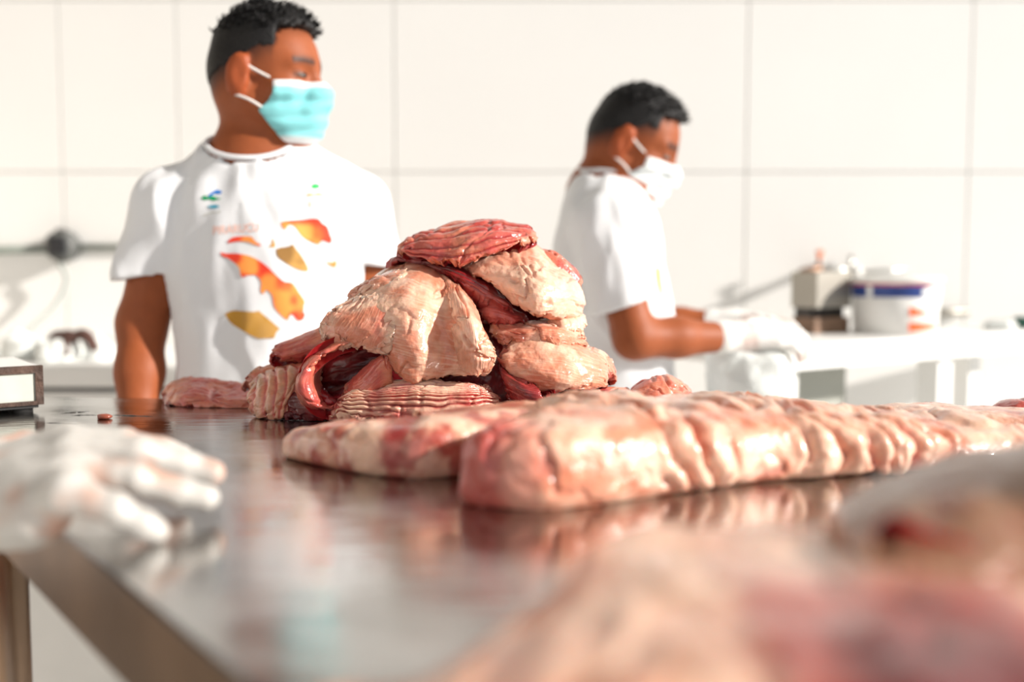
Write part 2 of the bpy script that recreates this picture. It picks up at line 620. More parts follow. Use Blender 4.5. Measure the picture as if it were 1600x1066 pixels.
def slab(name, rows, th, label, cat='fish fillet', pal=(CREAM, PEACH, RED), nu=110, nv=96, bump=0.004, bfreq=38, ridges=0, rdir=0, ramp=0.0025, seed=0,
         mott=0.5, ragged=0.008, edge=RED, group=None, outward=None, streak=0.0, fold=0.004, aniso=(3.0, 3.0), fib=0.00045, fibdir=0):
    """closed piece of flesh: a control net for its outer face, thickness to the inside"""
    C = np.array([[q(*p) for p in r] for r in rows])
    S = crom(crom(C, nv).transpose(1, 0, 2), nu).transpose(1, 0, 2)      # nv x nu x 3
    U, Vv = np.meshgrid(np.linspace(0, 1, nu), np.linspace(0, 1, nv))
    du = np.gradient(S, axis=1)
    dv = np.gradient(S, axis=0)
    Lu = np.linalg.norm(du, axis=-1).sum(1).mean()
    Lv = np.linalg.norm(dv, axis=-1).sum(0).mean()
    N = np.cross(du, dv)
    N /= np.linalg.norm(N, axis=-1, keepdims=True) + 1e-12
    ctr = S.mean((0, 1))
    view = np.array([0, 0, CAM_Z]) - ctr if outward is None else np.asarray(outward, float)
    if (N.reshape(-1, 3).mean(0) @ view) < 0:
        N = -N
    e = np.minimum(np.minimum(U, 1 - U) * Lu, np.minimum(Vv, 1 - Vv) * Lv)     # metres from the rim
    Tu = du / (np.linalg.norm(du, axis=-1, keepdims=True) + 1e-12)
    Tv = dv / (np.linalg.norm(dv, axis=-1, keepdims=True) + 1e-12)
    rg = ragged * (1 - sstep(0.0, 0.022, e))
    S = S + (fbm(S, 85, 4, seed + 3, 0.6)[..., None] * Tu + fbm(S, 85, 4, seed + 9, 0.6)[..., None] * Tv) * rg[..., None] * 1.8
    rr_ = max(0.006, th * 0.5)
    w = np.sqrt(np.clip(1 - (1 - np.clip(e / rr_, 0, 1)) ** 2, 0, 1))
    n1 = fbm(S, bfreq, 4, seed)
    n2 = fbm(S, bfreq * 0.35, 2, seed + 5)
    # folds and creases run with the piece
    UV = np.stack([U * aniso[0] * (Lu / 0.12), Vv * aniso[1] * (Lv / 0.12), 0 * U + seed * 3.1], -1)
    UV = UV + 0.55 * np.stack([vnoise(UV * 0.8 + 5, seed), vnoise(UV * 0.8 + 9, seed + 1), 0 * U], -1)
    fn = fbm(UV, 1.0, 3, seed + 33)
    groove = np.exp(-(fn / 0.075) ** 2) * sstep(-0.35, 0.25, fbm(UV, 0.6, 2, seed + 44))
    fu, fv = (5, 120) if fibdir == 0 else (120, 5)
    FB = np.stack([U * fu * Lu / 0.15, Vv * fv * Lv / 0.15, 0 * U], -1) + 0.9 * np.stack([n2, n2, n2], -1) * np.array([0.4, 2.0, 0]) * 1.5
    fb = fbm(FB, 1.0, 3, seed + 55)
    rd = np.zeros_like(U)
    if ridges:
        ph = (Vv if rdir == 0 else U) + 0.10 * fbm(S, 18, 3, seed + 21) + (0.35 * (U - 0.4) ** 2 if rdir == 0 else 0.35 * (Vv - 0.4) ** 2)
        rd = np.abs(np.sin(math.pi * ridges * ph)) ** 0.7 * 2 - 1
        rd = rd * sstep(-0.5, 0.15, fbm(S, 30, 2, seed + 77))
    disp = bump * (0.6 * n1 + 1.0 * n2) + ramp * rd - fold * groove + fold * 0.8 * fn + fib * fb
    top = S + N * (disp * np.clip(w, 0.15, 1))[..., None] - N * ((1 - w) * th * 0.5)[..., None]
    bot = S - N * (th * (0.5 + 0.5 * w))[..., None] + N * (fbm(S, bfreq, 3, seed + 40) * bump * w)[..., None]
    V = np.concatenate([top.reshape(-1, 3), bot.reshape(-1, 3)])
    V[:, 2] = np.maximum(V[:, 2], TABLE_Z + 0.0005)
    n = nu * nv
    a = (np.arange(nv - 1)[:, None] * nu + np.arange(nu - 1)[None]).ravel()
    F1 = np.stack([a, a + 1, a + nu + 1, a + nu], 1)
    F2 = n + F1[:, ::-1]
    ring = [(0, i) for i in range(nu)] + [(j, nu - 1) for j in range(1, nv)] + [(nv - 1, i) for i in range(nu - 2, -1, -1)] + [(j, 0) for j in range(nv - 2, 0, -1)]
    ids = np.array([j * nu + i for j, i in ring])
    nx = np.roll(ids, -1)
    F3 = np.stack([nx, ids, n + ids, n + nx], 1)
    Fc = np.concatenate([F1, F2, F3])
    v0 = V[F1]
    if (np.cross(v0[:, 1] - v0[:, 0], v0[:, 3] - v0[:, 0]).sum(0) @ N.reshape(-1, 3).sum(0)) < 0:
        Fc = Fc[:, ::-1]
    # colour of the flesh itself: pale fat outside, red muscle inside and at the cut rim
    c1, c2, c3 = pal
    ct = mix(c1, c2, sstep(-0.3, 0.3, fbm(S, 30, 4, seed + 60)))
    ct = mix(ct, c3, sstep(0.02, 0.4, fbm(S, 20, 4, seed + 80)) * mott)
    ct = mix(ct, 0.5 * (c2 + c3), groove * 0.7)
    ct = mix(ct, c1 * 1.05, sstep(0.12, 0.45, fb) * 0.25)
    ct = mix(ct, c3, sstep(-0.15, -0.5, fb) * 0.22)
    if ridges:
        ct = mix(ct, c3, sstep(0.55, -0.5, rd) * 0.85)
        ct = mix(ct, c1, sstep(0.4, 1.0, rd) * 0.6)
    if streak:
        ct = mix(ct, c1 if streak > 0 else c3, sstep(0.05, 0.35, fb) * abs(streak))
    ed = 1 - sstep(0.0, 0.009, e + 0.012 * n1)
    ct = mix(ct, edge, ed * 0.8)
    cb = mix(RED, DEEP, sstep(-0.2, 0.4, n1))
    col = np.clip(np.concatenate([ct.reshape(-1, 3), cb.reshape(-1, 3)]), 0, 1)
    o = link(name, meshd(name, V, Fc, col), M['meat'])
    grounded(o, (V[:, 0].mean(), V[:, 1].mean(), V[:, 2].min()))
    tag(o, label, cat, group)
    return o


PG = 'fish pieces heaped on the steel table'


def pile(rows, th, label, **kw):
    kw.setdefault('group', PG)
    return slab('fish_piece', rows, th, label, cat='fish piece', **kw)


# --- back and inner pieces first
pile([[(600, 415, 1.36), (690, 385, 1.37), (800, 385, 1.37), (880, 420, 1.36)],
      [(520, 520, 1.29), (690, 480, 1.29), (800, 480, 1.29), (925, 520, 1.31)],
      [(475, 580, 1.26), (690, 560, 1.24), (810, 560, 1.25), (940, 590, 1.30)],
      [(455, 655, 1.24), (690, 668, 1.24), (810, 668, 1.25), (950, 645, 1.30)]], 0.08,
     'dark red fish piece buried in the middle of the heap', pal=(RED, DEEP, DEEP), seed=1, edge=DEEP)
pile([[(258, 597, 1.40), (300, 583, 1.41), (350, 590, 1.41), (410, 590, 1.40)],
      [(249, 612, 1.375), (300, 592, 1.38), (350, 600, 1.375), (412, 600, 1.37)],
      [(252, 630, 1.345), (295, 620, 1.335), (350, 622, 1.33), (412, 622, 1.335)],
      [(262, 636, 1.34), (297, 641, 1.325), (350, 645, 1.315), (408, 646, 1.31)]], 0.03,
     'small pink fish piece lying flat at the left end of the heap', pal=(PEACH, PINK, RED), seed=2, mott=0.8, bump=0.007)
pile([[(448, 548, 1.335), (490, 530, 1.34), (530, 520, 1.34), (570, 500, 1.33)],
      [(418, 545, 1.30), (470, 522, 1.29), (520, 506, 1.28), (570, 492, 1.27)],
      [(420, 558, 1.275), (475, 540, 1.26), (525, 525, 1.255), (580, 510, 1.25)],
      [(445, 570, 1.28), (480, 565, 1.265), (530, 556, 1.255), (590, 545, 1.25)]], 0.03,
     'rolled pink flap with a red tip sticking out left of the heap', pal=(PEACH, PINK, RED), seed=3, mott=0.6, bump=0.004, streak=0.3)
pile([[(392, 590, 1.31), (420, 575, 1.30), (455, 565, 1.29), (490, 560, 1.28)],
      [(385, 605, 1.27), (425, 585, 1.25), (462, 575, 1.245), (500, 570, 1.25)],
      [(382, 628, 1.245), (430, 610, 1.225), (465, 600, 1.22), (505, 590, 1.24)],
      [(385, 648, 1.24), (428, 640, 1.215), (452, 630, 1.215), (490, 615, 1.235)],
      [(400, 656, 1.235), (428, 662, 1.21), (440, 655, 1.215), (470, 640, 1.235)]], 0.03,
     'wrinkled tan roll of fish standing at the left front of the heap', pal=(TAN, PEACH, PINK), seed=4, mott=0.3, bump=0.0045, ridges=7, rdir=1, ramp=0.002, edge=CREAM)
pile([[(400, 572, 1.33), (420, 565, 1.33), (450, 560, 1.33), (480, 556, 1.33)],
      [(385, 585, 1.315), (415, 578, 1.31), (450, 575, 1.305), (480, 572, 1.305)],
      [(372, 604, 1.31), (410, 606, 1.30), (450, 606, 1.295), (480, 606, 1.295)]], 0.025,
     'thin pale flap between the tan roll and the flat left piece', pal=(TAN, PEACH, PINK), seed=5)
pile([[(440, 612, 1.225), (470, 600, 1.215), (500, 605, 1.205), (530, 620, 1.205)],
      [(438, 635, 1.215), (470, 630, 1.205), (505, 632, 1.20), (540, 640, 1.20)],
      [(440, 660, 1.205), (470, 658, 1.20), (505, 656, 1.20), (545, 655, 1.205)]], 0.03,
     'dark maroon scrap in the shadow below the curled piece', pal=(DEEP, RED, DEEP), seed=6, edge=DEEP)
# curled C-shaped piece with a hollow
pile([[(606, 540, 1.24), (560, 545, 1.235), (520, 560, 1.235), (500, 590, 1.235), (512, 620, 1.235), (540, 636, 1.235)],
      [(600, 530, 1.20), (548, 540, 1.19), (505, 560, 1.185), (485, 592, 1.185), (500, 628, 1.185), (535, 640, 1.19)],
      [(598, 524, 1.19), (535, 536, 1.18), (492, 560, 1.175), (468, 596, 1.175), (480, 632, 1.178), (515, 645, 1.19)],
      [(590, 520, 1.21), (525, 530, 1.205), (478, 560, 1.20), (462, 596, 1.20), (470, 634, 1.205), (500, 650, 1.21)]], 0.016,
     'curled purplish pink piece bent like a hook around a dark hollow', pal=(PINK, PEACH, RED), seed=7, mott=0.5, bump=0.0035, edge=PINK)
pile([[(535, 600, 1.215), (560, 578, 1.205), (590, 548, 1.20), (606, 545, 1.205)],
      [(530, 612, 1.195), (562, 595, 1.18), (598, 560, 1.17), (616, 560, 1.185)],
      [(535, 625, 1.195), (568, 615, 1.175), (600, 590, 1.168), (622, 600, 1.185)],
      [(550, 632, 1.20), (575, 628, 1.185), (600, 615, 1.18), (620, 610, 1.195)]], 0.025,
     'pale pink wedge tucked inside the hook-shaped piece', pal=(PEACH, PINK, PINK), seed=8, mott=0.4, bump=0.004, edge=CREAM)
# striped flesh in front
pile([[(600, 597, 1.20), (650, 594, 1.20), (710, 597, 1.20), (765, 600, 1.215)],
      [(545, 610, 1.185), (640, 606, 1.165), (720, 606, 1.165), (778, 612, 1.185)],
      [(520, 628, 1.175), (630, 622, 1.15), (720, 622, 1.15), (785, 630, 1.175)],
      [(512, 655, 1.17), (620, 674, 1.145), (720, 674, 1.145), (786, 668, 1.175)]], 0.03,
     'striped red and cream flesh slab at the front foot of the heap', pal=(CREAM, PINK, RED), seed=9, ridges=15, rdir=0, ramp=0.0026, mott=0.8, bump=0.004, nv=150, nu=150)
# the large cream drape
pile([[(602, 420, 1.31), (635, 404, 1.30), (670, 408, 1.29), (700, 428, 1.275), (722, 448, 1.265), (738, 466, 1.26)],
      [(560, 446, 1.26), (610, 432, 1.235), (660, 440, 1.215), (695, 455, 1.22), (728, 470, 1.21), (748, 492, 1.215)],
      [(530, 482, 1.235), (590, 470, 1.19), (650, 480, 1.17), (694, 492, 1.19), (735, 505, 1.165), (765, 530, 1.185)],
      [(520, 506, 1.235), (585, 510, 1.175), (650, 522, 1.155), (698, 530, 1.18), (742, 540, 1.15), (778, 552, 1.17)],
      [(560, 522, 1.225), (596, 545, 1.175), (650, 560, 1.15), (700, 566, 1.175), (742, 570, 1.155), (774, 570, 1.17)],
      [(590, 540, 1.215), (612, 585, 1.18), (645, 598, 1.165), (690, 596, 1.18), (730, 590, 1.17), (764, 584, 1.18)]], 0.024,
     'large cream drape of fish belly hanging over the middle of the heap', pal=(CREAM, PEACH, PEACH), seed=10, nu=130, nv=110, mott=0.5, bump=0.0035, streak=0.35, ridges=0, edge=CREAM)
pile([[(690, 425, 1.262), (715, 440, 1.25), (742, 470, 1.24)],
      [(700, 480, 1.195), (730, 490, 1.162), (758, 515, 1.175)],
      [(706, 535, 1.178), (740, 540, 1.142), (779, 552, 1.158)],
      [(712, 585, 1.178), (740, 590, 1.158), (770, 580, 1.168)]], 0.02,
     'thick orange-tinged fold beside the large cream drape', pal=(CREAM, PEACH, PEACH), seed=24, mott=0.5, bump=0.003, edge=CREAM, fibdir=1)
pile([[(548, 462, 1.225), (590, 452, 1.21), (640, 462, 1.195)],
      [(520, 482, 1.205), (575, 482, 1.182), (632, 492, 1.168)],
      [(500, 505, 1.20), (560, 512, 1.172), (618, 525, 1.16)],
      [(494, 524, 1.205), (545, 540, 1.18), (600, 556, 1.165)]], 0.014,
     'fibrous cream flap lying on the left shoulder of the large drape', pal=(CREAM, PEACH, PINK), seed=25, mott=0.5, bump=0.003, edge=CREAM, fibdir=1, ragged=0.012)
pile([[(560, 440, 1.262), (590, 425, 1.255), (625, 412, 1.26)],
      [(548, 450, 1.245), (588, 440, 1.228), (632, 428, 1.225)],
      [(540, 466, 1.238), (580, 458, 1.215), (630, 446, 1.205)]], 0.016,
     'ragged pale scrap at the upper left of the large drape', pal=(CREAM, PEACH, PINK), seed=26, mott=0.3, bump=0.005, edge=CREAM, ragged=0.012)
# layered dark red band across the upper part
pile([[(612, 396, 1.32), (680, 396, 1.305), (740, 420, 1.285), (800, 470, 1.27)],
      [(608, 404, 1.29), (680, 412, 1.265), (740, 440, 1.245), (806, 486, 1.24)],
      [(640, 412, 1.28), (690, 428, 1.255), (745, 460, 1.235), (812, 492, 1.235)]], 0.03,
     'long dark red layered strip slanting across the upper heap', pal=(RED, DEEP, PINK), seed=11, ridges=5, rdir=0, ramp=0.003, edge=RED)
pile([[(735, 465, 1.27), (770, 465, 1.265), (800, 475, 1.265), (830, 490, 1.27)],
      [(742, 485, 1.245), (770, 485, 1.235), (800, 492, 1.235), (828, 500, 1.245)],
      [(752, 502, 1.24), (775, 506, 1.23), (800, 508, 1.23), (826, 508, 1.24)]], 0.03,
     'small red lump in the dark gap below the slanting strip', pal=(PINK, RED, DEEP), seed=12, mott=0.9)
# top slab and the big pale right-hand piece
pile([[(845, 388, 1.33), (870, 392, 1.33), (895, 415, 1.335), (910, 432, 1.34)],
      [(838, 388, 1.305), (868, 398, 1.305), (893, 422, 1.31), (917, 442, 1.315)],
      [(840, 400, 1.29), (866, 415, 1.29), (886, 436, 1.295), (905, 450, 1.305)]], 0.02,
     'thin red flap with an orange tip sticking out right of the heap', pal=(RED, PEACH, RED), seed=13, mott=0.4, edge=PEACH)
pile([[(690, 388, 1.335), (775, 358, 1.345), (832, 370, 1.34), (868, 400, 1.33), (898, 430, 1.335)],
      [(708, 405, 1.285), (778, 380, 1.28), (836, 394, 1.27), (876, 418, 1.275), (908, 446, 1.295)],
      [(735, 428, 1.245), (790, 420, 1.225), (842, 425, 1.215), (888, 444, 1.235), (916, 464, 1.275)],
      [(765, 452, 1.235), (805, 455, 1.205), (848, 462, 1.195), (892, 472, 1.225), (920, 484, 1.27)],
      [(800, 482, 1.235), (822, 490, 1.205), (845, 500, 1.20), (885, 500, 1.23), (915, 502, 1.275)]], 0.034,
     'bulky pale cream piece catching the sun at the upper right of the heap', pal=(CREAM, CREAM, PEACH), seed=14, nu=110, nv=96, mott=0.7, bump=0.006, edge=PEACH)
pile([[(650, 368, 1.335), (715, 348, 1.335), (765, 342, 1.335), (826, 348, 1.33)],
      [(628, 374, 1.29), (700, 360, 1.28), (768, 352, 1.275), (834, 362, 1.28)],
      [(626, 392, 1.265), (690, 385, 1.245), (755, 378, 1.235), (824, 372, 1.25)],
      [(640, 402, 1.26), (695, 411, 1.235), (742, 409, 1.232), (795, 390, 1.245)]], 0.02,
     'rosy striated slab lying on the very top of the heap', pal=(PINK, PEACH, RED), seed=15, ridges=6, rdir=0, ramp=0.002, mott=0.6, bump=0.0045, edge=PEACH)
# lower right pieces
pile([[(768, 500, 1.265), (820, 500, 1.255), (870, 502, 1.255), (912, 512, 1.275)],
      [(765, 512, 1.225), (820, 512, 1.205), (872, 515, 1.205), (918, 526, 1.245)],
      [(772, 530, 1.215), (822, 534, 1.195), (872, 538, 1.198), (922, 546, 1.24)]], 0.018,
     'narrow pale layer between the bulky piece and the leaning slab', pal=(CREAM, PEACH, PINK), seed=27, mott=0.5, bump=0.005, edge=PEACH)
pile([[(820, 500, 1.27), (860, 488, 1.265), (895, 482, 1.275), (918, 490, 1.29)],
      [(830, 512, 1.235), (868, 505, 1.225), (900, 500, 1.235), (922, 508, 1.265)],
      [(850, 528, 1.225), (880, 528, 1.215), (905, 526, 1.23), (920, 530, 1.26)]], 0.03,
     'knobbly white lump of fat at the right side of the heap', pal=(CREAM, CREAM, PEACH), seed=16, mott=0.3, bump=0.008, edge=CREAM)
pile([[(800, 518, 1.26), (850, 515, 1.26), (905, 526, 1.27), (945, 550, 1.29)],
      [(782, 530, 1.215), (845, 530, 1.205), (905, 545, 1.215), (955, 570, 1.255)],
      [(778, 555, 1.19), (840, 558, 1.175), (900, 570, 1.185), (960, 590, 1.235)],
      [(788, 585, 1.185), (845, 590, 1.165), (895, 598, 1.175), (955, 608, 1.225)],
      [(822, 618, 1.195), (850, 625, 1.185), (885, 618, 1.19), (935, 612, 1.225)]], 0.032,
     'broad pale slab with a red underside leaning at the lower right of the heap', pal=(CREAM, PEACH, PEACH), seed=17, nu=110, nv=96, mott=0.6, bump=0.0045, streak=0.25)
pile([[(776, 552, 1.225), (790, 560, 1.21), (806, 575, 1.20), (822, 590, 1.20)],
      [(774, 575, 1.20), (795, 590, 1.175), (822, 604, 1.162), (852, 612, 1.165)],
      [(780, 600, 1.19), (805, 618, 1.17), (832, 628, 1.16), (868, 630, 1.165)],
      [(788, 632, 1.195), (812, 640, 1.18), (838, 642, 1.175), (870, 640, 1.18)]], 0.03,
     'deep red cut face below the broad pale slab', pal=(RED, DEEP, PINK), seed=18, mott=0.4, streak=-0.3, bump=0.004, edge=DEEP)
pile([[(880, 540, 1.28), (915, 535, 1.285), (945, 548, 1.29), (960, 570, 1.30)],
      [(884, 548, 1.25), (918, 546, 1.25), (946, 560, 1.255), (966, 590, 1.275)],
      [(910, 560, 1.235), (930, 566, 1.235), (946, 580, 1.24), (962, 600, 1.265)]], 0.018,
     'curved rim of pale fat with an orange line at the right edge of the heap', pal=(CREAM, PEACH, PINK), seed=19, bump=0.004, edge=PINK)
pile([[(860, 600, 1.255), (905, 598, 1.245), (945, 598, 1.255), (985, 606, 1.28)],
      [(855, 618, 1.215), (900, 612, 1.205), (945, 612, 1.215), (990, 618, 1.25)],
      [(850, 640, 1.195), (900, 638, 1.19), (945, 636, 1.205), (992, 632, 1.24)]], 0.03,
     'pink and red piece at the lower right foot of the heap', pal=(PEACH, PINK, RED), seed=20, mott=0.9, bump=0.006, edge=PINK)
pile([[(775, 628, 1.20), (800, 622, 1.19), (822, 626, 1.19)],
      [(772, 638, 1.18), (800, 632, 1.165), (826, 636, 1.175)],
      [(775, 655, 1.175), (800, 655, 1.165), (826, 652, 1.175)]], 0.025,
     'small wet red scrap between the striped slab and the deep red piece', pal=(RED, PINK, RED), seed=21, nu=40, nv=36)
slab('fish_piece', [[(985, 606, 1.295), (1010, 588, 1.300), (1040, 584, 1.305), (1080, 605, 1.310)],
      [(975, 612, 1.255), (1008, 592, 1.250), (1042, 590, 1.250), (1085, 612, 1.265)],
      [(965, 628, 1.235), (1010, 618, 1.220), (1045, 618, 1.220), (1090, 628, 1.235)],
      [(965, 645, 1.230), (1010, 645, 1.215), (1045, 645, 1.215), (1090, 645, 1.230)]], 0.03,
     'orange peaked piece rising behind the long fillet right of the heap', cat='fish piece', pal=(PEACH, PINK, PEACH), seed=22, mott=0.5, group=PG)


def slug(name, st, label, cat, pal, ns=190, nc=64, seed=0, bump=0.006, bfreq=30, ridge=None, red=None, spots=0.5, group=None, end=0.7, prof=None):
    """a long fillet lying on the table; st = (photo x, photo y of its near foot, height, depth)"""
    B = np.array([np.concatenate([tb(s[0], s[1]), [s[2], s[3]]]) for s in st])
    B = crom(B, ns)
    T = np.gradient(B[:, :2], axis=0)
    T /= np.linalg.norm(T, axis=1, keepdims=True)
    Nn = np.stack([-T[:, 1], T[:, 0]], 1)
    Nn[Nn[:, 1] < 0] *= -1
    pr = np.array(prof or [(0.02, 0.0), (-0.03, 0.16), (-0.035, 0.45), (0.0, 0.76), (0.10, 0.95), (0.30, 1.0), (0.58, 0.98), (0.85, 0.80), (0.98, 0.45), (0.99, 0.12), (0.96, 0.0)])
    prf = crom(pr, nc)
    s = np.linspace(0, 1, ns)
    capw = np.sqrt(np.clip(1 - (1 - np.clip(np.minimum(s / 0.05, (1 - s) / 0.05), 0, 1)) ** 2, 0, 1))
    capw = np.maximum(capw, 0.03)
    dd = prf[None, :, 0] * capw[:, None] + (1 - capw[:, None]) * 0.45
    hh = prf[None, :, 1] * (0.35 + 0.65 * capw[:, None])
    X = B[:, None, 0] + Nn[:, None, 0] * dd * B[:, None, 4]
    Y = B[:, None, 1] + Nn[:, None, 1] * dd * B[:, None, 4]
    Z = B[:, None, 2] + hh * B[:, None, 3]
    P = np.stack([X, Y, Z], -1)
    du = np.gradient(P, axis=0)
    dv = np.gradient(P, axis=1)
    N = np.cross(dv, du)
    N /= np.linalg.norm(N, axis=-1, keepdims=True) + 1e-12
    ctr = P.mean(1, keepdims=True)
    if ((P - ctr) * N).sum() < 0:
        N = -N
    Sx = np.repeat(s[:, None], nc, 1)
    tv = np.repeat(np.linspace(0, 1, nc)[None], ns, 0)
    n1 = fbm(P, bfreq, 4, seed)
    n2 = fbm(P, bfreq * 0.35, 3, seed + 4)
    gn = fbm(P + 0.02 * np.stack([n1, n2, n1], -1), 17, 3, seed + 14)
    groove = np.exp(-(gn / 0.08) ** 2) * sstep(-0.3, 0.2, n2)
    dsp = bump * (0.8 * n1 + 1.2 * n2 - 0.8 * groove)
    rd = np.zeros_like(Sx)
    rw = np.zeros_like(Sx)
    if ridge:
        a, b, cnt, amp = ridge
        rw = sstep(a, a + 0.06, Sx) * (1 - sstep(b - 0.05, b, Sx))
        ph = (Sx - a) / (b - a) * cnt + 2.2 * (tv - 0.3) + 0.9 * fbm(P, 13, 3, seed + 31) + 0.5 * fbm(P, 40, 2, seed + 35)
        rd = np.abs(np.sin(math.pi * ph)) ** 0.55 * 2 - 1
        rw = rw * sstep(-0.45, 0.1, fbm(P, 20, 2, seed + 39))
        dsp = dsp + rw * amp * rd
    fade = np.clip(hh * 6, 0.15, 1)
    P = P + N * (dsp * fade)[..., None]
    P[..., 2] = np.maximum(P[..., 2], TABLE_Z + 0.0005)
    c1, c2, c3 = pal
    ct = mix(c1, c2, sstep(-0.2, 0.35, fbm(P, 22, 4, seed + 60)))
    ct = mix(ct, c3, sstep(0.02, 0.36, fbm(P, 30, 4, seed + 75)) * spots)
    ct = mix(ct, PINK, groove * 0.45)
    ct = mix(ct, c1 * 1.08, sstep(0.05, 0.4, fbm(P, 45, 3, seed + 95)) * 0.6)
    if ridge:
        ct = mix(ct, PINK, rw * sstep(0.2, -0.9, rd) * 0.8)
        ct = mix(ct, CREAM, rw * sstep(0.4, 1.0, rd) * 0.7)
    if red:
        for (s0, s1, amt, t0, t1, colr) in red:
            m = sstep(s0 - 0.03, s0 + 0.02, Sx + 0.03 * n2) * (1 - sstep(s1 - 0.02, s1 + 0.03, Sx + 0.04 * n1)) * sstep(t0 - 0.08, t0, tv) * (1 - sstep(t1, t1 + 0.1, tv))
            ct = mix(ct, colr, m * amt)
    V = P.reshape(-1, 3)
    Fc = []
    for i in range(ns - 1):
        for j in range(nc):
            a, b = i * nc + j, i * nc + (j + 1) % nc
            Fc.append((a, b, b + nc, a + nc))
    Fc.append(tuple(range(nc)))
    Fc.append(tuple((ns - 1) * nc + j for j in range(nc - 1, -1, -1)))
    me = meshd(name, V, Fc, ct.reshape(-1, 3))
    bm = bmesh.new()
    bm.from_mesh(me)
    bmesh.ops.recalc_face_normals(bm, faces=bm.faces)
    bm.to_mesh(me)
    bm.free()
    o = link(name, me, M['meat'])
    grounded(o, (V[:, 0].mean(), V[:, 1].mean(), V[:, 2].min()))
    return tag(o, label, cat, group)


LG = 'long fillets laid on the steel table'
slug('fish_fillet', [(434, 713, 0.026, 0.06), (480, 726, 0.036, 0.10), (560, 742, 0.045, 0.125), (640, 750, 0.050, 0.125), (720, 746, 0.053, 0.125), (800, 736, 0.054, 0.125), (880, 725, 0.054, 0.12), (950, 717, 0.050, 0.12)],
     'mottled fillet end lying just in front of the heap', 'fish fillet', (CREAM, PEACH, RED), seed=31, spots=0.75, group=LG, bump=0.004,
     red=[(0.34, 0.40, 0.8, 0.15, 0.5, RED)], ns=160)
slug('fish_fillet', [(703, 784, 0.056, 0.08), (760, 795, 0.062, 0.10), (870, 799, 0.065, 0.13), (1000, 783, 0.068, 0.19), (1100, 768, 0.066, 0.25), (1200, 755, 0.060, 0.24),
                     (1300, 748, 0.054, 0.22), (1400, 738, 0.046, 0.20), (1520, 728, 0.036, 0.18), (1660, 722, 0.030, 0.16)],
     'long ribbed cream fillet with a dark red blunt end across the table', 'fish fillet', (CREAM, PEACH, PEACH), seed=32, spots=0.5, group=LG, bump=0.005, ns=300, nc=80,
     ridge=(0.34, 1.0, 13, 0.0072), red=[(-0.1, 0.13, 0.85, 0.0, 0.75, RED), (-0.1, 0.19, 0.5, 0.0, 0.5, PINK)])
slug('fish_fillet', [(1400, 690, 0.022, 0.12), (1480, 688, 0.03, 0.14), (1560, 690, 0.03, 0.14), (1680, 695, 0.03, 0.14)],
     'thin pale fillet with a red streak behind the long one at the right', 'fish fillet', (CREAM, PEACH, RED), seed=33, spots=0.6, group=LG, bump=0.005, ns=110)
slug('fish_piece', [(1578, 664, 0.016, 0.05), (1600, 664, 0.026, 0.06), (1640, 664, 0.03, 0.06), (1680, 664, 0.02, 0.05)],
     'bit of red fish at the far right of the table', 'fish piece', (PINK, RED, RED), seed=34, spots=0.6, ns=60, nc=40, bump=0.006)
# close to the lens
slug('fish_fillet', [(372, 1143, 0.012, 0.08), (447, 1270, 0.028, 0.19), (700, 1352, 0.044, 0.25), (1059, 1383, 0.056, 0.28), (1474, 1383, 0.058, 0.28), (1941, 1383, 0.054, 0.27)],
     'wide peach fillet in the blurred foreground nearest the lens', 'fish fillet', (CREAM, TAN, PEACH), seed=35, spots=0.5, group=LG, bump=0.006, ns=160,
     red=[(0.70, 0.95, 0.8, 0.1, 0.5, RED), (0.76, 0.97, 0.9, 0.0, 0.42, DEEP)])
slab('fish_fillet', [[(1275, 800, 0.52), (1380, 730, 0.535), (1500, 690, 0.54), (1620, 672, 0.54), (1800, 600, 0.54), (2100, 440, 0.54), (2450, 340, 0.54), (2900, 560, 0.54)],  # last columns: unseen mound added out of frame to shade the foreground
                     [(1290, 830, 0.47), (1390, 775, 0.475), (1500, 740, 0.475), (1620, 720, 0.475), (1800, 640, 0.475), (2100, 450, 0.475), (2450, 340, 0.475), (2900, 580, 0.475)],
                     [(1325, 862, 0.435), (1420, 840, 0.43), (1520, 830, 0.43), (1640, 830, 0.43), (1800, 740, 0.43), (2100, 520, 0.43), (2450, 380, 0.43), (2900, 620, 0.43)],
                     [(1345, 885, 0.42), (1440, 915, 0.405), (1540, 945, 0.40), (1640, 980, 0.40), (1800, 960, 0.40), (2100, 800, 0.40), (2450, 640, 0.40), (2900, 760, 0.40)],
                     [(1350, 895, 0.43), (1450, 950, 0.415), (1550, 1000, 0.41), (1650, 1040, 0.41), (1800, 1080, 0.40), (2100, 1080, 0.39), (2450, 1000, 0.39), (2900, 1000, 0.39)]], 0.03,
     'smooth fillet, shade put into its tan, with an added unseen mound, folded over the foreground one at the right', pal=(TAN * 0.62, TAN * 0.5, PINK * 0.6), seed=36, mott=0.05, fold=0.001, fib=0.0002, bump=0.004, ragged=0.003, edge=TAN * 0.6, group=LG)  # tan palette scaled down: shade on this fillet put into its colour

# small scraps and wet streaks on the steel
c = tb(163, 655)
bm = bmesh.new()
bmesh.ops.create_icosphere(bm, subdivisions=3, radius=1.0)
for v in bm.verts:
    nn = 1 + 0.25 * float(fbm(np.array([[v.co.x, v.co.y, v.co.z]]), 1.3, 2, 5)[0])
    v.co = Vector((v.co.x * 0.0095 * nn, v.co.y * 0.007 * nn, max(0.0, v.co.z * 0.004 * nn + 0.003)))
me = bpy.data.meshes.new('fish_scrap')
bm.to_mesh(me)
bm.free()
o = link('fish_scrap', me, M['scrap'])
o.location = (c[0], c[1], TABLE_Z)
tag(o, 'tiny brown scrap of fish alone on the steel left of the heap', 'fish scrap')


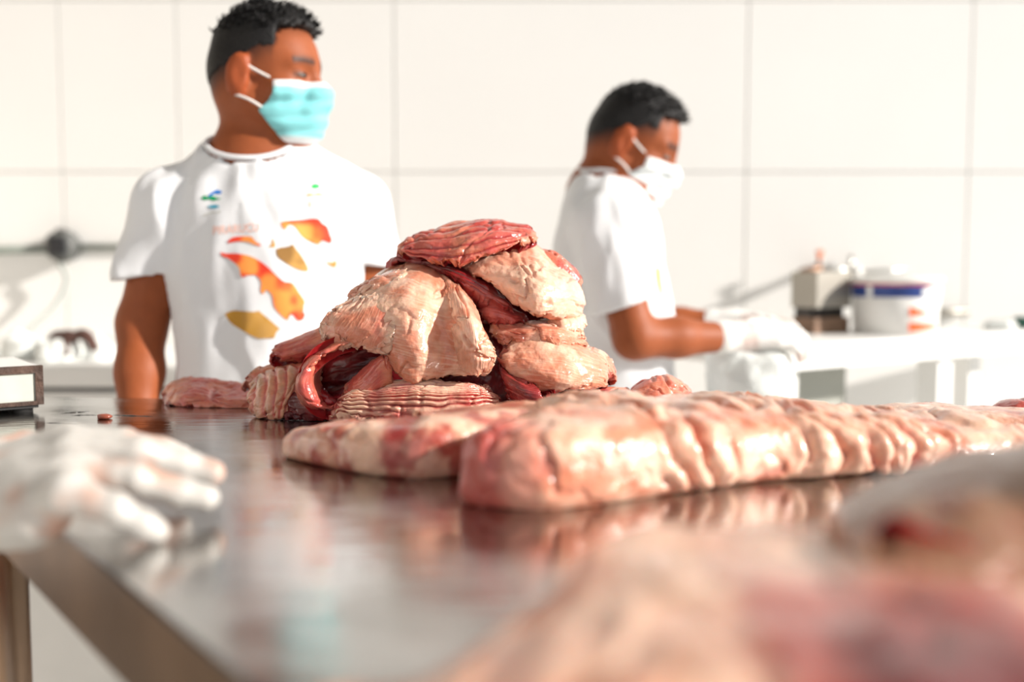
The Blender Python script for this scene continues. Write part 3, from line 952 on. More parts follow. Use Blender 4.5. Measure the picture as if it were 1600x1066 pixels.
def streak(pts, w, label):
    A = np.array([tb(*p) for p in pts])
    A = crom(A, 24)
    T = np.gradient(A, axis=0)
    T /= np.linalg.norm(T, axis=1, keepdims=True)
    Nn = np.stack([-T[:, 1], T[:, 0], 0 * T[:, 0]], 1)
    s = np.linspace(0, 1, 24)
    ww = w * np.sin(np.pi * np.clip(s, 0.02, 0.98)) * (0.7 + 0.5 * vnoise(A * 300, 3))
    up = np.array([0, 0, 1.0])
    V = []
    for i in range(24):
        V += [A[i] + Nn[i] * ww[i], A[i] + up * 0.0012 * (ww[i] / w + 0.1), A[i] - Nn[i] * ww[i]]
    Fc = []
    for i in range(23):
        for j in range(2):
            a = i * 3 + j
            Fc.append((a, a + 1, a + 4, a + 3))
    Fc += [(i * 3, i * 3 + 3, i * 3 + 5, i * 3 + 2) for i in range(23)]
    o = link('wet_streak', meshd('wet_streak', V, Fc), M['water'])
    grounded(o, tuple(A.mean(0)))
    tag(o, label, 'wet streak', 'dark wet streaks on the steel')


streak([(95, 646), (115, 645), (140, 643)], 0.004, 'longest dark wet streak left of the brown scrap')
streak([(72, 661), (100, 662), (122, 663)], 0.003, 'dark wet streak beside the rusty framed box')
streak([(176, 649), (205, 650), (240, 651)], 0.003, 'dark wet streak right of the brown scrap')
streak([(112, 650), (130, 649), (152, 649)], 0.0025, 'short wet streak touching the brown scrap')

# ------------------------------------------------------------------ rusty framed box at the left
BZ = q(69, 632, 1.285)[2]
bt = q(66, 571, 1.285)[2]
rb = q(68, 600, 1.285)
bd = np.array([d[0], d[1], 0.0])                 # goes back along the slanting table side
bl = np.array([-d[1], d[0], 0.0])
bl = bl if bl[0] < 0 else -bl                    # to the left along its front
BW, BD = 0.125, 0.17
bx = empty('scale_box', tuple((rb + bl * BW / 2 + bd * BD / 2)[:2]) + (TABLE_Z,), 'white topped box with a rusty steel front frame at the left edge of the table', 'box')


def bpart(name, a, b, y0, y1, z0, z1, mat):
    P0 = np.array([rb[0], rb[1], 0]) + bd * y0
    return plank(name, P0 + bl * a, P0 + bl * b, bd, y1 - y0, z0, z1, M[mat], bx)


w = 0.0095
bpart('body', 0.002, BW - 0.002, 0.007, BD, BZ + 0.002, bt - 0.001, 'white_paint')
bpart('frame_rail', w, BW - w, 0.0, 0.008, bt - w, bt, 'rust')
bpart('frame_rail', w, BW - w, 0.0, 0.008, BZ, BZ + w * 0.55, 'rust')
bpart('frame_post', 0.0, w, 0.0, 0.008, BZ, bt, 'rust')
bpart('frame_post', BW - w, BW, 0.0, 0.008, BZ, bt, 'rust')
bpart('front_panel', w, BW - w, 0.003, 0.0065, BZ + w * 0.55, bt - w, 'pale_panel')
bpart('underside', 0.006, BW - 0.006, 0.004, BD - 0.006, BZ - 0.004, BZ + 0.002, 'rubber_and_shade')
for (a, b) in ((0.022, 0.022), (BW - 0.022, 0.022), (0.022, BD - 0.022), (BW - 0.022, BD - 0.022)):
    p = np.array([rb[0], rb[1], 0]) + bl * a + bd * b
    tube('foot', [(p[0], p[1], TABLE_Z), (p[0], p[1], BZ)], 0.013, M['rubber_and_shade'], bx, seg=14)



# ------------------------------------------------------------------ people
SK = np.array(lin(150, 80, 44))


def rotm(yaw, pitch=0.0, roll=0.0):
    """columns: face direction, his left, up.  yaw 0 looks along +x, positive turns to the lens"""
    m = Matrix.Rotation(-yaw, 3, 'Z') @ Matrix.Rotation(pitch, 3, 'Y') @ Matrix.Rotation(roll, 3, 'X')
    return np.array(m)


def head_parts(t, R, s):
    def w(p):
        return t + R @ (np.asarray(p, float) * s)

    def E(c, r, k=0.02, sub=False, ry=0):
        Rl = np.array(Matrix.Rotation(ry, 3, 'Y'))
        return ell(w(c), np.asarray(r) * s, R @ Rl, k, sub)

    def Cc(a, b, ra, rb=None, k=0.012, sub=False):
        return cap(w(a), w(b), ra * s, (ra if rb is None else rb) * s, k, sub)
    ps = [E((0.0, 0, 0.032), (0.084, 0.071, 0.086)),
          E((0.034, 0, 0.028), (0.056, 0.060, 0.062), 0.03),
          E((0.038, 0, -0.040), (0.048, 0.052, 0.056), 0.03),
          E((-0.035, 0, 0.01), (0.05, 0.06, 0.06), 0.03),
          Cc((0.066, 0, -0.078), (0.07, 0, -0.073), 0.022, k=0.03),
          Cc((0.004, 0.054, -0.04), (0.055, 0.024, -0.078), 0.016, 0.014, 0.03),
          Cc((0.004, -0.054, -0.04), (0.055, -0.024, -0.078), 0.016, 0.014, 0.03),
          Cc((0.084, 0.012, 0.024), (0.072, 0.045, 0.022), 0.009, 0.008, 0.014),
          Cc((0.084, -0.012, 0.024), (0.072, -0.045, 0.022), 0.009, 0.008, 0.014),
          Cc((0.062, 0.045, -0.018), (0.05, 0.055, -0.02), 0.012, k=0.02),
          Cc((0.062, -0.045, -0.018), (0.05, -0.055, -0.02), 0.012, k=0.02),
          Cc((0.088, 0, 0.012), (0.104, 0, -0.03), 0.008, 0.012, 0.014),
          Cc((0.095, 0.011, -0.034), (0.095, -0.011, -0.034), 0.009, k=0.01),
          Cc((0.088, 0.018, -0.055), (0.088, -0.018, -0.055), 0.009, k=0.01),
          E((0.097, 0.031, 0.004), (0.016, 0.018, 0.011), 0.012, True),
          E((0.097, -0.031, 0.004), (0.016, 0.018, 0.011), 0.012, True),
          E((0.074, 0.031, 0.003), (0.0135, 0.0135, 0.0115), 0.004),
          E((0.074, -0.031, 0.003), (0.0135, 0.0135, 0.0115), 0.004)]
    for sy in (1, -1):
        ps += [E((-0.006, 0.079 * sy, 0.0), (0.021, 0.0105, 0.036), 0.005, False, 0.18),
               E((0.004, 0.091 * sy, 0.001), (0.011, 0.009, 0.021), 0.005, True, 0.18)]
    return ps, w


def hand_prims(base, dirv, up, side, s=1.0, curl=0.5):
    """palm from the wrist point, four fingers and a thumb"""
    d = np.asarray(dirv, float)
    d /= np.linalg.norm(d)
    u = np.asarray(up, float)
    u = u - d * (u @ d)
    u /= np.linalg.norm(u)
    l = np.cross(u, d) * side
    ps = [cap(base, base + d * 0.03 * s, 0.027 * s, 0.026 * s, 0.02)]
    kn = []
    for i, off in enumerate((0.030, 0.010, -0.010, -0.029)):
        k = base + d * (0.088 - 0.006 * abs(i - 1)) * s + l * off * s
        ps.append(cap(base + d * 0.015 * s + l * off * 0.6 * s, k, 0.014 * s, 0.0115 * s, 0.012))
        kn.append(k)
    for i, k in enumerate(kn):
        L = (0.040, 0.045, 0.041, 0.031)[i] * s
        a, p = curl * 0.5, k
        for j in range(3):
            v = d * math.cos(a) - u * math.sin(a) + l * (0.10, 0.03, -0.05, -0.14)[i]
            e = p + v * L * (1, 0.65, 0.5)[j]
            ps.append(cap(p, e, (0.0098 - 0.0008 * j) * s, (0.009 - 0.0009 * j) * s, 0.004))
            p = e
            a += curl
    p = base + d * 0.025 * s + l * 0.026 * s
    for v, L, r in ((d * 0.65 + l * 0.75 - u * 0.15, 0.042, 0.013), (d * 0.85 + l * 0.45 - u * 0.3, 0.032, 0.0105), (d * 0.95 + l * 0.15 - u * 0.35, 0.026, 0.0095)):
        e = p + v * L * s
        ps.append(cap(p, e, r * s, r * 0.9 * s, 0.006))
        p = e
    return ps


def person(name, label, J, mask_rgb, vox=0.006, hair_seed=0, shirt_fold=0.006, gloves=False, hand_R=None, hand_L=None):
    root = empty(name, (J['hip'][0], J['hip'][1], FLOOR_Z), label, 'person')
    R, t, s = J['head_R'], J['head'], J['head_s']
    hp, w = head_parts(t, R, s)
    body = list(hp)
    body += [cap(w((-0.022, 0, -0.035)), J['neck'], 0.050 * s, 0.053, 0.035)]
    torso = [ell(J['chest'], J['chest_r'], J['torso_R'], 0.05), ell(J['belly'], J['belly_r'], J['torso_R'], 0.05), ell(J['hip'], J['hip_r'], J['torso_R'], 0.05)]
    for sd_ in ('R', 'L'):
        torso.append(cap(J['neck'] + np.array([0, 0, -0.012]), J['sh' + sd_], 0.042, 0.038, 0.05))
    body += torso
    body += [cap(J['neck'], 0.55 * J['neck'] + 0.45 * J['chest'], 0.05, 0.06, 0.04)]
    arms = {}
    for sd_ in ('R', 'L'):
        arms[sd_] = [cap(J['sh' + sd_], J['el' + sd_], 0.045, 0.039, 0.03), cap(J['el' + sd_], J['el' + sd_] * 0.6 + J['wr' + sd_] * 0.4, 0.039, 0.037, 0.02),
                     cap(J['el' + sd_] * 0.6 + J['wr' + sd_] * 0.4, J['wr' + sd_], 0.037, 0.026, 0.02)]
        body += arms[sd_]
    hands = []
    for sd_, h in (('R', hand_R), ('L', hand_L)):
        if h:
            hands.append(hand_prims(J['wr' + sd_], h[0], h[1], h[2], curl=h[3]))
    if not gloves:
        for h in hands:
            body += h
    legs = []
    for sx in (-1, 1):
        off = J['torso_R'] @ np.array([0, sx * 0.085, 0])
        hp_ = J['hip'] + off + np.array([0, 0, -0.06])
        kn = np.array([hp_[0], hp_[1], 0.48]) + off * 0.15
        an = np.array([hp_[0], hp_[1], 0.09]) + off * 0.3
        fwd = J['torso_R'] @ np.array([1.0, 0, 0])
        legs += [cap(hp_, kn, 0.083, 0.058, 0.04), cap(kn, an, 0.056, 0.04, 0.02)]
        body += [cap(an, an + fwd * 0.13 + np.array([0, 0, -0.05]), 0.035, 0.03, 0.02)]
    body += legs
    V, Q = solid(body, vox)
    V[:, 2] = np.maximum(V[:, 2], FLOOR_Z + 0.002)
    L = ((V - t) @ R) / s
    # stubble fade: part of the haircut
    line = np.where(L[:, 0] > 0.052, 0.070 + 0.2 * (L[:, 0] - 0.052), np.where(L[:, 0] > 0.03, 0.030, 0.028 + 0.55 * (L[:, 0] - 0.03)))
    line = np.maximum(line, -0.035)
    fd = sstep(-0.020, 0.030, L[:, 2] - line) * (np.abs(L[:, 1]) < 0.083) * (L[:, 2] > -0.06) * (1 - sstep(0.045, 0.062, L[:, 0]) * (L[:, 2] < 0.05))
    far = np.linalg.norm(L, axis=1) < 0.17
    ear = (np.abs(L[:, 1]) > 0.0725) & (np.abs(L[:, 2]) < 0.037) & (np.abs(L[:, 0]) < 0.03)
    fd = fd * far * (~ear)
    col = mix(np.tile(SK, (len(V), 1)), np.array([0.012, 0.010, 0.010]), fd * 0.92)
    col = mix(col, SK * np.array([1.25, 0.95, 0.85]), ear * 0.6)
    # brows
    br = np.exp(-(((L[:, 2] - 0.0265 + 0.12 * np.maximum(0, np.abs(L[:, 1]) - 0.035)) / 0.006) ** 2)) * (np.abs(L[:, 1]) > 0.012) * (np.abs(L[:, 1]) < 0.052) * (L[:, 0] > 0.05)
    col = mix(col, np.array([0.015, 0.011, 0.010]), br * 0.97)
    lid = np.exp(-(((L[:, 2] - 0.003) / 0.0045) ** 2)) * (np.abs(np.abs(L[:, 1]) - 0.032) < 0.014) * (L[:, 0] > 0.07)
    col = mix(col, np.array([0.03, 0.016, 0.012]), lid * 0.75)
    bo = link('body', meshd('body', V, Q, col), M['skin'], root)
    if gloves:
        for h, sd_ in zip(hands, ('R', 'L')):
            wdir = (J['el' + sd_] - J['wr' + sd_])
            wdir /= np.linalg.norm(wdir)
            gp = inflate(h, 0.0012) + [cap(J['wr' + sd_], J['wr' + sd_] + wdir * 0.035, 0.030, 0.034, 0.015)]
            gv, gq = solid(gp, 0.0035)
            n = fbm(gv, 60, 3, 4)
            tr = sstep(0.0, 0.5, fbm(gv, 28, 3, 9))
            gc = mix(np.tile((0.80, 0.79, 0.76), (len(gv), 1)), SK * 1.5, tr * 0.35)
            gv = gv + 0.0
            link('glove', meshd('glove', gv, gq, gc), M['glove'], root)
    for sy in (1, -1):
        bm = bmesh.new()
        bmesh.ops.create_icosphere(bm, subdivisions=4, radius=1.0)
        ev = np.array([v.co[:] for v in bm.verts])
        ef = [[v.index for v in f_.verts] for f_ in bm.faces]
        bm.free()
        iris = sstep(0.70, 0.58, np.hypot(ev[:, 1], ev[:, 2] * 0.62)) * (ev[:, 0] > 0)
        ec = mix(np.tile((0.26, 0.20, 0.17), (len(ev), 1)), np.array((0.012, 0.008, 0.006)), iris)
        el_ = ev * np.array((0.0112, 0.0115, 0.0048)) + np.array((0.0800, 0.031 * sy, 0.003))
        link('eye', meshd('eye', t + (el_ * s) @ R.T, ef, ec), M['eye'], root)
    # hair: a cropped cap with longer tufts on top
    def hairpost(P, D):
        Lh = ((P - t) @ R) / s
        ln = np.where(Lh[:, 0] > 0.052, 0.074 + 0.2 * (Lh[:, 0] - 0.052), np.where(Lh[:, 0] > 0.035, 0.045, 0.048 + 0.45 * (Lh[:, 0] - 0.035)))
        ln = ln + 0.004 * vnoise(Lh * 120, 5)
        cut = (ln - Lh[:, 2]) * s
        top_ = sstep(0.045, 0.10, Lh[:, 2])
        D = D - 0.007 * top_ - 0.003 * top_ * fbm(Lh, 70, 3, hair_seed)
        D = D - 0.006 * sstep(0.03, 0.08, Lh[:, 0]) * top_
        return np.maximum(D, cut)
    hv, hq = solid([ell(w((0.0, 0, 0.032)), np.array((0.0865, 0.0735, 0.0885)) * s, R, 0.02), ell(w((0.034, 0, 0.028)), np.array((0.0585, 0.0625, 0.0655)) * s, R, 0.03),
                    ell(w((-0.035, 0, 0.01)), np.array((0.0525, 0.0625, 0.0625)) * s, R, 0.03)], 0.004, hairpost, margin=0.03)
    Vh, Fh = [tuple(v) for v in hv], [tuple(int(i) for i in f_) for f_ in hq]
    rr = random.Random(hair_seed + 3)
    bv = BVHTree.FromPolygons([Vector(v) for v in hv], Fh)
    for _ in range(900):
        az, elv = rr.uniform(-math.pi, math.pi), rr.uniform(0.35, 1.45)
        dl = R @ np.array([math.cos(az) * math.cos(elv), math.sin(az) * math.cos(elv), math.sin(elv)])
        hit = bv.ray_cast(Vector(w((0.0, 0, 0.03)) + dl * 0.3), Vector(-dl))
        if hit[0] is None:
            continue
        p = np.array(hit[0])
        nn = np.array(hit[1])
        lz = ((p - t) @ R)[2] / s
        if lz < 0.075:
            continue
        fwd = R @ np.array([1.0, rr.uniform(-0.5, 0.5), 0.12])
        v = nn * 0.55 + fwd * rr.uniform(0.4, 1.0)
        v /= np.linalg.norm(v)
        ln_ = rr.uniform(0.010, 0.020) * s
        sx = np.cross(v, nn)
        sx /= np.linalg.norm(sx) + 1e-9
        wd = rr.uniform(0.0014, 0.003)
        b0 = len(Vh)
        p0 = p - nn * 0.003
        mid = p0 + v * ln_ * 0.6 + nn * 0.002
        Vh += [tuple(p0 + sx * wd), tuple(p0 - sx * wd), tuple(p0 + nn * wd), tuple(mid + sx * wd * 0.8), tuple(mid - sx * wd * 0.8), tuple(mid + nn * wd * 0.8), tuple(p0 + v * ln_ - nn * 0.001)]
        for a_, b_ in ((0, 1), (1, 2), (2, 0)):
            Fh.append((b0 + a_, b0 + b_, b0 + 3 + b_, b0 + 3 + a_))
            Fh.append((b0 + 3 + a_, b0 + 3 + b_, b0 + 6))
    link('hair', meshd('hair', Vh, Fh), M['hair'], root)
    # mask over nose and mouth
    mp = inflate([hp[k_] for k_ in (1, 2, 4, 5, 6, 9, 10, 11, 12, 13)], 0.0045 * s)
    mp += [cap(w((0.098, 0, -0.030)), w((0.080, 0, -0.070)), 0.014 * s, 0.020 * s, 0.03)]

    def maskpost(P, D):
        Lm = ((P - t) @ R) / s
        x, y, z = Lm[:, 0], Lm[:, 1], Lm[:, 2]
        ple = 0.0016 * np.sin(z * 2 * math.pi / 0.024 + 2.5 * np.abs(y) / 0.05) * sstep(0.02, 0.06, x)
        cre = 0.0016 * fbm(Lm, 24, 2, hair_seed + 50)
        D = D - ple - cre
        back = np.where(z > -0.03, 0.050, 0.050 - 1.1 * np.minimum(0.025, -0.03 - z)) - x
        bot = np.where(z < -0.058, (-(z) - 0.058) * 0.6 + 0.024, 0.0) - x
        out = np.maximum(D, np.maximum(back, np.maximum(z + 0.010 - 0.10 * (x - 0.05), -0.104 - z)) * s)
        return np.maximum(out, bot * s)
    mv, mq = solid(mp, 0.003, maskpost, margin=0.012)
    Lm = ((mv - t) @ R) / s
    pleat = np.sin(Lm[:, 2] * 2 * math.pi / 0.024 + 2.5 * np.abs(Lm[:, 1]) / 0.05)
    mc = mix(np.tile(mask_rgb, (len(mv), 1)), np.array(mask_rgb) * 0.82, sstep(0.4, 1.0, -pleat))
    edge_ = np.maximum(sstep(-0.023, -0.018, Lm[:, 2] - 0.10 * (Lm[:, 0] - 0.05)), sstep(-0.092, -0.099, Lm[:, 2]))
    mc = mix(mc, np.array((0.80, 0.82, 0.82)), edge_)
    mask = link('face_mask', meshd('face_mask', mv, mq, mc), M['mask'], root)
    for sy in (1, -1):
        for z0, z1, x1 in ((0.030, -0.017, 0.066), (-0.032, -0.055, 0.034)):
            pts = [w((-0.006 - 0.004 * (z0 < 0), 0.079 * sy, z0)), w((0.014, 0.0765 * sy, z0 * 0.6 + z1 * 0.4)), w((x1, (0.0535 if z0 > 0 else 0.0615) * sy, z1))]
            tube('ear_loop', crom(pts, 8), 0.0022 * s, M['loop'], mask, seg=8)
    # T-shirt
    sh = inflate(torso, 0.013)
    for sd_ in ('R', 'L'):
        hem = J['hem' + sd_]
        sh.append(cap(J['sh' + sd_], hem[0], 0.050, hem[1], 0.035))
    nk_c = J['neck'] + J['torso_R'][:, 0] * 0.016 + np.array([0, 0, 0.016])
    nk_r = np.array((0.072, 0.076, 0.052))
    neckp = [ell(nk_c, nk_r, J['torso_R'], 0.02), cap(nk_c, w((-0.022, 0, -0.035)), 0.062, 0.060, 0.02)]
    hz = J['shirt_bottom']
    armp = arms['R'] + arms['L']

    def shirtpost(P, D):
        fold = fbm(P * np.array([1, 1, 0.35]), 13, 3, hair_seed + 70) * shirt_fold
        up_ = np.array([0, 0, 1.0])
        rel = P - J['neck']
        diag = np.sin((rel[:, 0] * 1.0 + np.sign(rel[:, 0]) * rel[:, 2] * 0.45) * 105 + 3 * fbm(P, 9, 2, 3)) * 0.0016 * sstep(-0.32, -0.06, rel[:, 2])
        cre = 0.003 - np.abs(fbm(P * np.array([1.2, 1.2, 0.6]), 11, 2, hair_seed + 90)) * 0.009
        D = D - fold - diag - cre
        D = np.maximum(D, -sd(neckp, P) * 1.0)
        D = np.maximum(D, hz - P[:, 2])
        for sd_ in ('R', 'L'):
            hem = J['hem' + sd_]
            ax_ = hem[0] - J['sh' + sd_]
            al = np.linalg.norm(ax_)
            ax_ = ax_ / al
            hn = hem[2] / np.linalg.norm(hem[2])
            along = (P - hem[0]) @ hn
            rad = np.linalg.norm((P - J['sh' + sd_]) - ((P - J['sh' + sd_]) @ ax_)[:, None] * ax_, axis=1)
            nearm = (rad < 0.10) & ((P - J['sh' + sd_]) @ ax_ > 0.06)
            body_d = sd(sh[:5], P)
            cutd = np.where(nearm & (body_d > 0.004), along, -1)
            D = np.maximum(D, cutd)
            inner = sd(inflate(arms[sd_], 0.006), P)
            D = np.where((along > -0.03) & nearm & (body_d > 0.004), np.maximum(D, -inner), D)
        return D
    sv, sq = solid(sh, vox * 0.85, shirtpost, margin=0.03)
    shirt = link('t_shirt', meshd('t_shirt', sv, sq), M['shirt'], root)
    # ribbed collar round the neck hole
    ringp = []
    for k_ in range(48):
        an = 2 * math.pi * k_ / 48
        ph_ = np.linspace(1.2, -1.5, 200)
        Pq = nk_c + (np.stack([np.cos(ph_) * math.cos(an), np.cos(ph_) * math.sin(an), np.sin(ph_)], 1) * nk_r) @ J['torso_R'].T
        dd_ = sd(sh, Pq)
        neg = np.nonzero(dd_ < 0.002)[0]
        ringp.append(Pq[neg[0] if len(neg) else -1])
    ringp = np.array(ringp)
    for _ in range(3):
        ringp = (ringp + np.roll(ringp, 1, 0) + np.roll(ringp, -1, 0)) / 3
    tube('collar', list(ringp) + [ringp[0], ringp[1]], 0.0045, M['shirt'], shirt, seg=10, cap=False)
    # trousers
    tp = inflate(legs, 0.012) + [ell(J['hip'] + np.array([0, 0, -0.02]), np.asarray(J['hip_r']) + 0.008, J['torso_R'], 0.04)]
    tv_, tq = solid(tp, 0.012, lambda P, D: np.maximum(np.maximum(D, 0.10 - P[:, 2]), P[:, 2] - (J['hip'][2] + 0.06)))
    link('trousers', meshd('trousers', tv_, tq), M['trousers'], root)
    return root, bo, shirt, (sv, sq)


A = np.array
# the man behind the heap, looking to his left
Y1 = 1.66
H1 = q(412, 129, Y1)
man1 = dict(head=H1, head_R=rotm(math.radians(13)), head_s=0.985, neck=q(398, 246, Y1 + 0.012),
            chest=q(414, 378, Y1 + 0.02), chest_r=A((0.090, 0.155, 0.155)), belly=q(420, 520, Y1 + 0.02), belly_r=A((0.086, 0.140, 0.17)),
            hip=q(425, 650, Y1 + 0.03), hip_r=A((0.095, 0.155, 0.13)), torso_R=rotm(math.radians(84)),
            shR=q(268, 322, Y1 + 0.005), shL=q(556, 322, Y1 + 0.05), elR=q(222, 505, Y1 + 0.01), elL=q(588, 500, Y1 + 0.08),
            wrR=q(213, 700, Y1 - 0.07), wrL=q(600, 690, Y1 + 0.02), hemR=(q(225, 434, Y1 + 0.006), 0.056, A((0.12, 0, -1.0))), hemL=(q(583, 415, Y1 + 0.07), 0.056, A((-0.1, 0, -1.0))),
            shirt_bottom=0.86)
p1, b1, s1, sg1 = person('person', 'standing worker in a white T-shirt with fish print and pale blue mask behind the heap', man1, lin(136, 210, 214), hair_seed=1,
                         hand_R=(A((0.05, -0.05, -1.0)), A((-1.0, 0, 0)), 1, 0.35), hand_L=(A((0, -0.05, -1.0)), A((1.0, 0, 0)), -1, 0.35))

# the man further back, bent over his hands in profile
Y2 = 2.02
H2 = q(982, 230, Y2)
man2 = dict(head=H2, head_R=rotm(math.radians(12), math.radians(20)), head_s=0.98, neck=q(938, 300, Y2 + 0.01),
            chest=q(950, 405, Y2 + 0.01), chest_r=A((0.098, 0.15, 0.16)), belly=q(972, 540, Y2 + 0.01), belly_r=A((0.094, 0.14, 0.17)),
            hip=q(985, 690, Y2 + 0.02), hip_r=A((0.10, 0.15, 0.14)), torso_R=rotm(math.radians(12), math.radians(4)),
            shR=q(945, 350, Y2 - 0.13), shL=q(960, 350, Y2 + 0.17), elR=q(992, 528, Y2 - 0.16), elL=q(1010, 510, Y2 + 0.2),
            wrR=q(1150, 527, Y2 - 0.06), wrL=q(1140, 505, Y2 + 0.14), hemR=(q(976, 478, Y2 - 0.155), 0.060, A((0.35, 0, -1.0))), hemL=(q(1000, 470, Y2 + 0.19), 0.056, A((0.3, 0, -1.0))),
            shirt_bottom=0.84)
p2, b2, s2, sg2 = person('person', 'worker in profile with a white mask and gloves bent over the white table', man2, lin(226, 232, 232), hair_seed=2, gloves=True,
                         hand_R=(A((1.0, 0.1, 0.06)), A((0, -0.5, 1.0)), 1, 0.55), hand_L=(A((1.0, -0.15, 0.02)), A((0, 0.3, 1.0)), -1, 0.55))


# print on the T-shirt: each shape laid on the cloth
def decal(name, pts, shirtgeo, parent, cols, smooth=True, n=60, lift=0.0012, hull=None):
    bv = hull
    P = np.array(pts, float)
    if smooth:
        ext = np.vstack([P, P[:1]])
        P = crom(ext, n)[:-1]
    bm = bmesh.new()
    vs = [bm.verts.new((p[0], p[1], 0)) for p in P]
    bm.faces.new(vs)
    bmesh.ops.triangulate(bm, faces=bm.faces[:])
    for _ in range(4):
        es = [e for e in bm.edges if e.calc_length() > 7]
        if not es:
            break
        bmesh.ops.subdivide_edges(bm, edges=es, cuts=1)
        bmesh.ops.triangulate(bm, faces=[f_ for f_ in bm.faces if len(f_.verts) > 3])
    bm.verts.ensure_lookup_table()
    co = Vector((0, 0, CAM_Z))
    V, C = [], []
    px = np.array([(v.co.x, v.co.y) for v in bm.verts])
    for a in px:
        dv = Vector(q(a[0], a[1], 1.0)) - co
        dv.normalize()
        h = bv.ray_cast(co, dv)
        if h[0] is None:
            h = (co + dv * 1.6, -dv)
        p = h[0] - dv * lift
        V.append(tuple(p))
    nn = fbm(np.hstack([px / 26.0, 0 * px[:, :1]]), 1.0, 2, 5)
    c = mix(cols[0], cols[1], sstep(-0.3, 0.3, nn))
    Fc = [[v.index for v in f_.verts] for f_ in bm.faces]
    bm.verts.index_update()
    Fc = [[v.index for v in f_.verts] for f_ in bm.faces]
    bm.free()
    me = meshd(name, V, Fc, c)
    o = link(name, me, M['print'], parent)
    return o


hull1 = BVHTree.FromPolygons([Vector(v) for v in sg1[0]], [tuple(int(i) for i in f_) for f_ in sg1[1]])
OR1, OR2 = lin(255, 158, 78), lin(240, 72, 50)
GO1, GO2 = lin(205, 158, 88), lin(150, 112, 62)


def z2(pts, ox, oy, sc):
    return [(ox + x / sc, oy + y / sc) for x, y in pts]


SC2 = 869 / 220.0
fish = [
    ('printed_fish', [(470, 72), (500, 60), (600, 52), (692, 46), (725, 75), (758, 98), (735, 118), (740, 150), (782, 162), (778, 198), (745, 188), (712, 172), (706, 204), (650, 188), (600, 155), (560, 100), (530, 84), (510, 95), (498, 112), (482, 100)], (OR2, OR1)),
    ('printed_fish', [(95, 252), (130, 262), (200, 262), (290, 282), (370, 330), (440, 395), (490, 435), (540, 445), (580, 500), (620, 565), (585, 590), (590, 620), (618, 632), (608, 668), (575, 676), (545, 640), (525, 645), (512, 670), (470, 640), (430, 590), (415, 520), (378, 485), (362, 512), (345, 490), (348, 440), (320, 400), (255, 372), (246, 408), (222, 398), (208, 345), (150, 295), (108, 278)], (OR1, OR2)),
    ('printed_fish', [(138, 190), (180, 160), (280, 157), (310, 185), (345, 208), (330, 214), (260, 190), (200, 188), (150, 196)], (OR1, OR2)),
    ('printed_fish', [(440, 235), (480, 222), (520, 228), (540, 205), (565, 235), (600, 280), (635, 345), (632, 372), (570, 358), (500, 320), (450, 280)], (GO1, GO2)),
    ('printed_fish', [(420, 165), (432, 200), (434, 222), (395, 218), (412, 205)], (GO2, GO1)),
    ('printed_fish', [(745, 312), (780, 318), (812, 308), (806, 346), (775, 335)], (OR1, OR1)),
    ('printed_fish', [(122, 635), (170, 615), (240, 618), (300, 622), (340, 620), (345, 680), (400, 745), (465, 722), (440, 752), (428, 785), (395, 760), (345, 788), (290, 770), (220, 730), (160, 690)], (GO1, lin(196, 146, 60))),
]
for nm, pts, cc in fish:
    decal(nm, z2(pts, 320, 330, SC2), sg1, s1, (np.array(cc[0]), np.array(cc[1])), hull=hull1, n=len(pts) * 4)
SC1 = 1600 / 260.0
emb = [
    ('printed_emblem', [(150, 240), (180, 218), (215, 235), (260, 222), (300, 240), (340, 250), (290, 262), (265, 272), (230, 255), (180, 264)], lin(20, 150, 95)),
    ('printed_emblem', [(215, 222), (250, 190), (300, 165), (345, 180), (330, 205), (280, 200), (240, 228)], lin(30, 120, 205)),
    ('printed_emblem', [(205, 325), (250, 312), (290, 310), (325, 325), (290, 340), (245, 340)], lin(50, 160, 190)),
    ('printed_emblem', [(1208, 132), (1225, 108), (1265, 105), (1295, 130), (1275, 150), (1230, 152)], lin(50, 190, 90)),
    ('printed_emblem', [(1165, 205), (1200, 195), (1240, 205), (1275, 188), (1320, 205), (1370, 208), (1320, 222), (1240, 220), (1180, 226)], lin(250, 175, 125)),
    ('printed_emblem', [(1190, 275), (1210, 270), (1212, 325), (1192, 322)], lin(245, 205, 180)),
    ('printed_emblem', [(1275, 275), (1330, 280), (1325, 298), (1275, 292)], lin(245, 205, 180)),
    ('printed_emblem', [(1285, 308), (1390, 310), (1388, 326), (1285, 324)], lin(245, 205, 180)),
    ('printed_emblem', [(170, 408), (230, 385), (330, 372), (335, 380), (235, 395), (180, 415)], lin(200, 200, 190)),
]
for nm, pts, cc in emb:
    decal(nm, z2(pts, 290, 270, SC1), sg1, s1, (np.array(cc), np.array(cc)), hull=hull1, n=len(pts) * 4)

# faint lettering above the fish
cu = bpy.data.curves.new('lettering', 'FONT')
cu.body = 'PIRARUCU'
cu.size = 1.0
tmp = bpy.data.objects.new('lettering_tmp', cu)
COL.objects.link(tmp)
dg = bpy.context.evaluated_depsgraph_get()
me = bpy.data.meshes.new_from_object(tmp.evaluated_get(dg))
bpy.data.objects.remove(tmp)
co = Vector((0, 0, CAM_Z))
bx0 = np.array([v.co[:] for v in me.vertices])
mn, mx = bx0.min(0), bx0.max(0)
for v in me.vertices:
    fx = (v.co.x - mn[0]) / (mx[0] - mn[0])
    fy = (v.co.y - mn[1]) / (mx[1] - mn[1])
    px, py = 333 + fx * 72, 367 - fx * 6 - fy * 13
    dv = (Vector(q(px, py, 1.0)) - co).normalized()
    h = hull1.ray_cast(co, dv)
    v.co = h[0] - dv * 0.0014
M['letter'] = plain('pale_red_print', lin(246, 190, 170), 0.7)
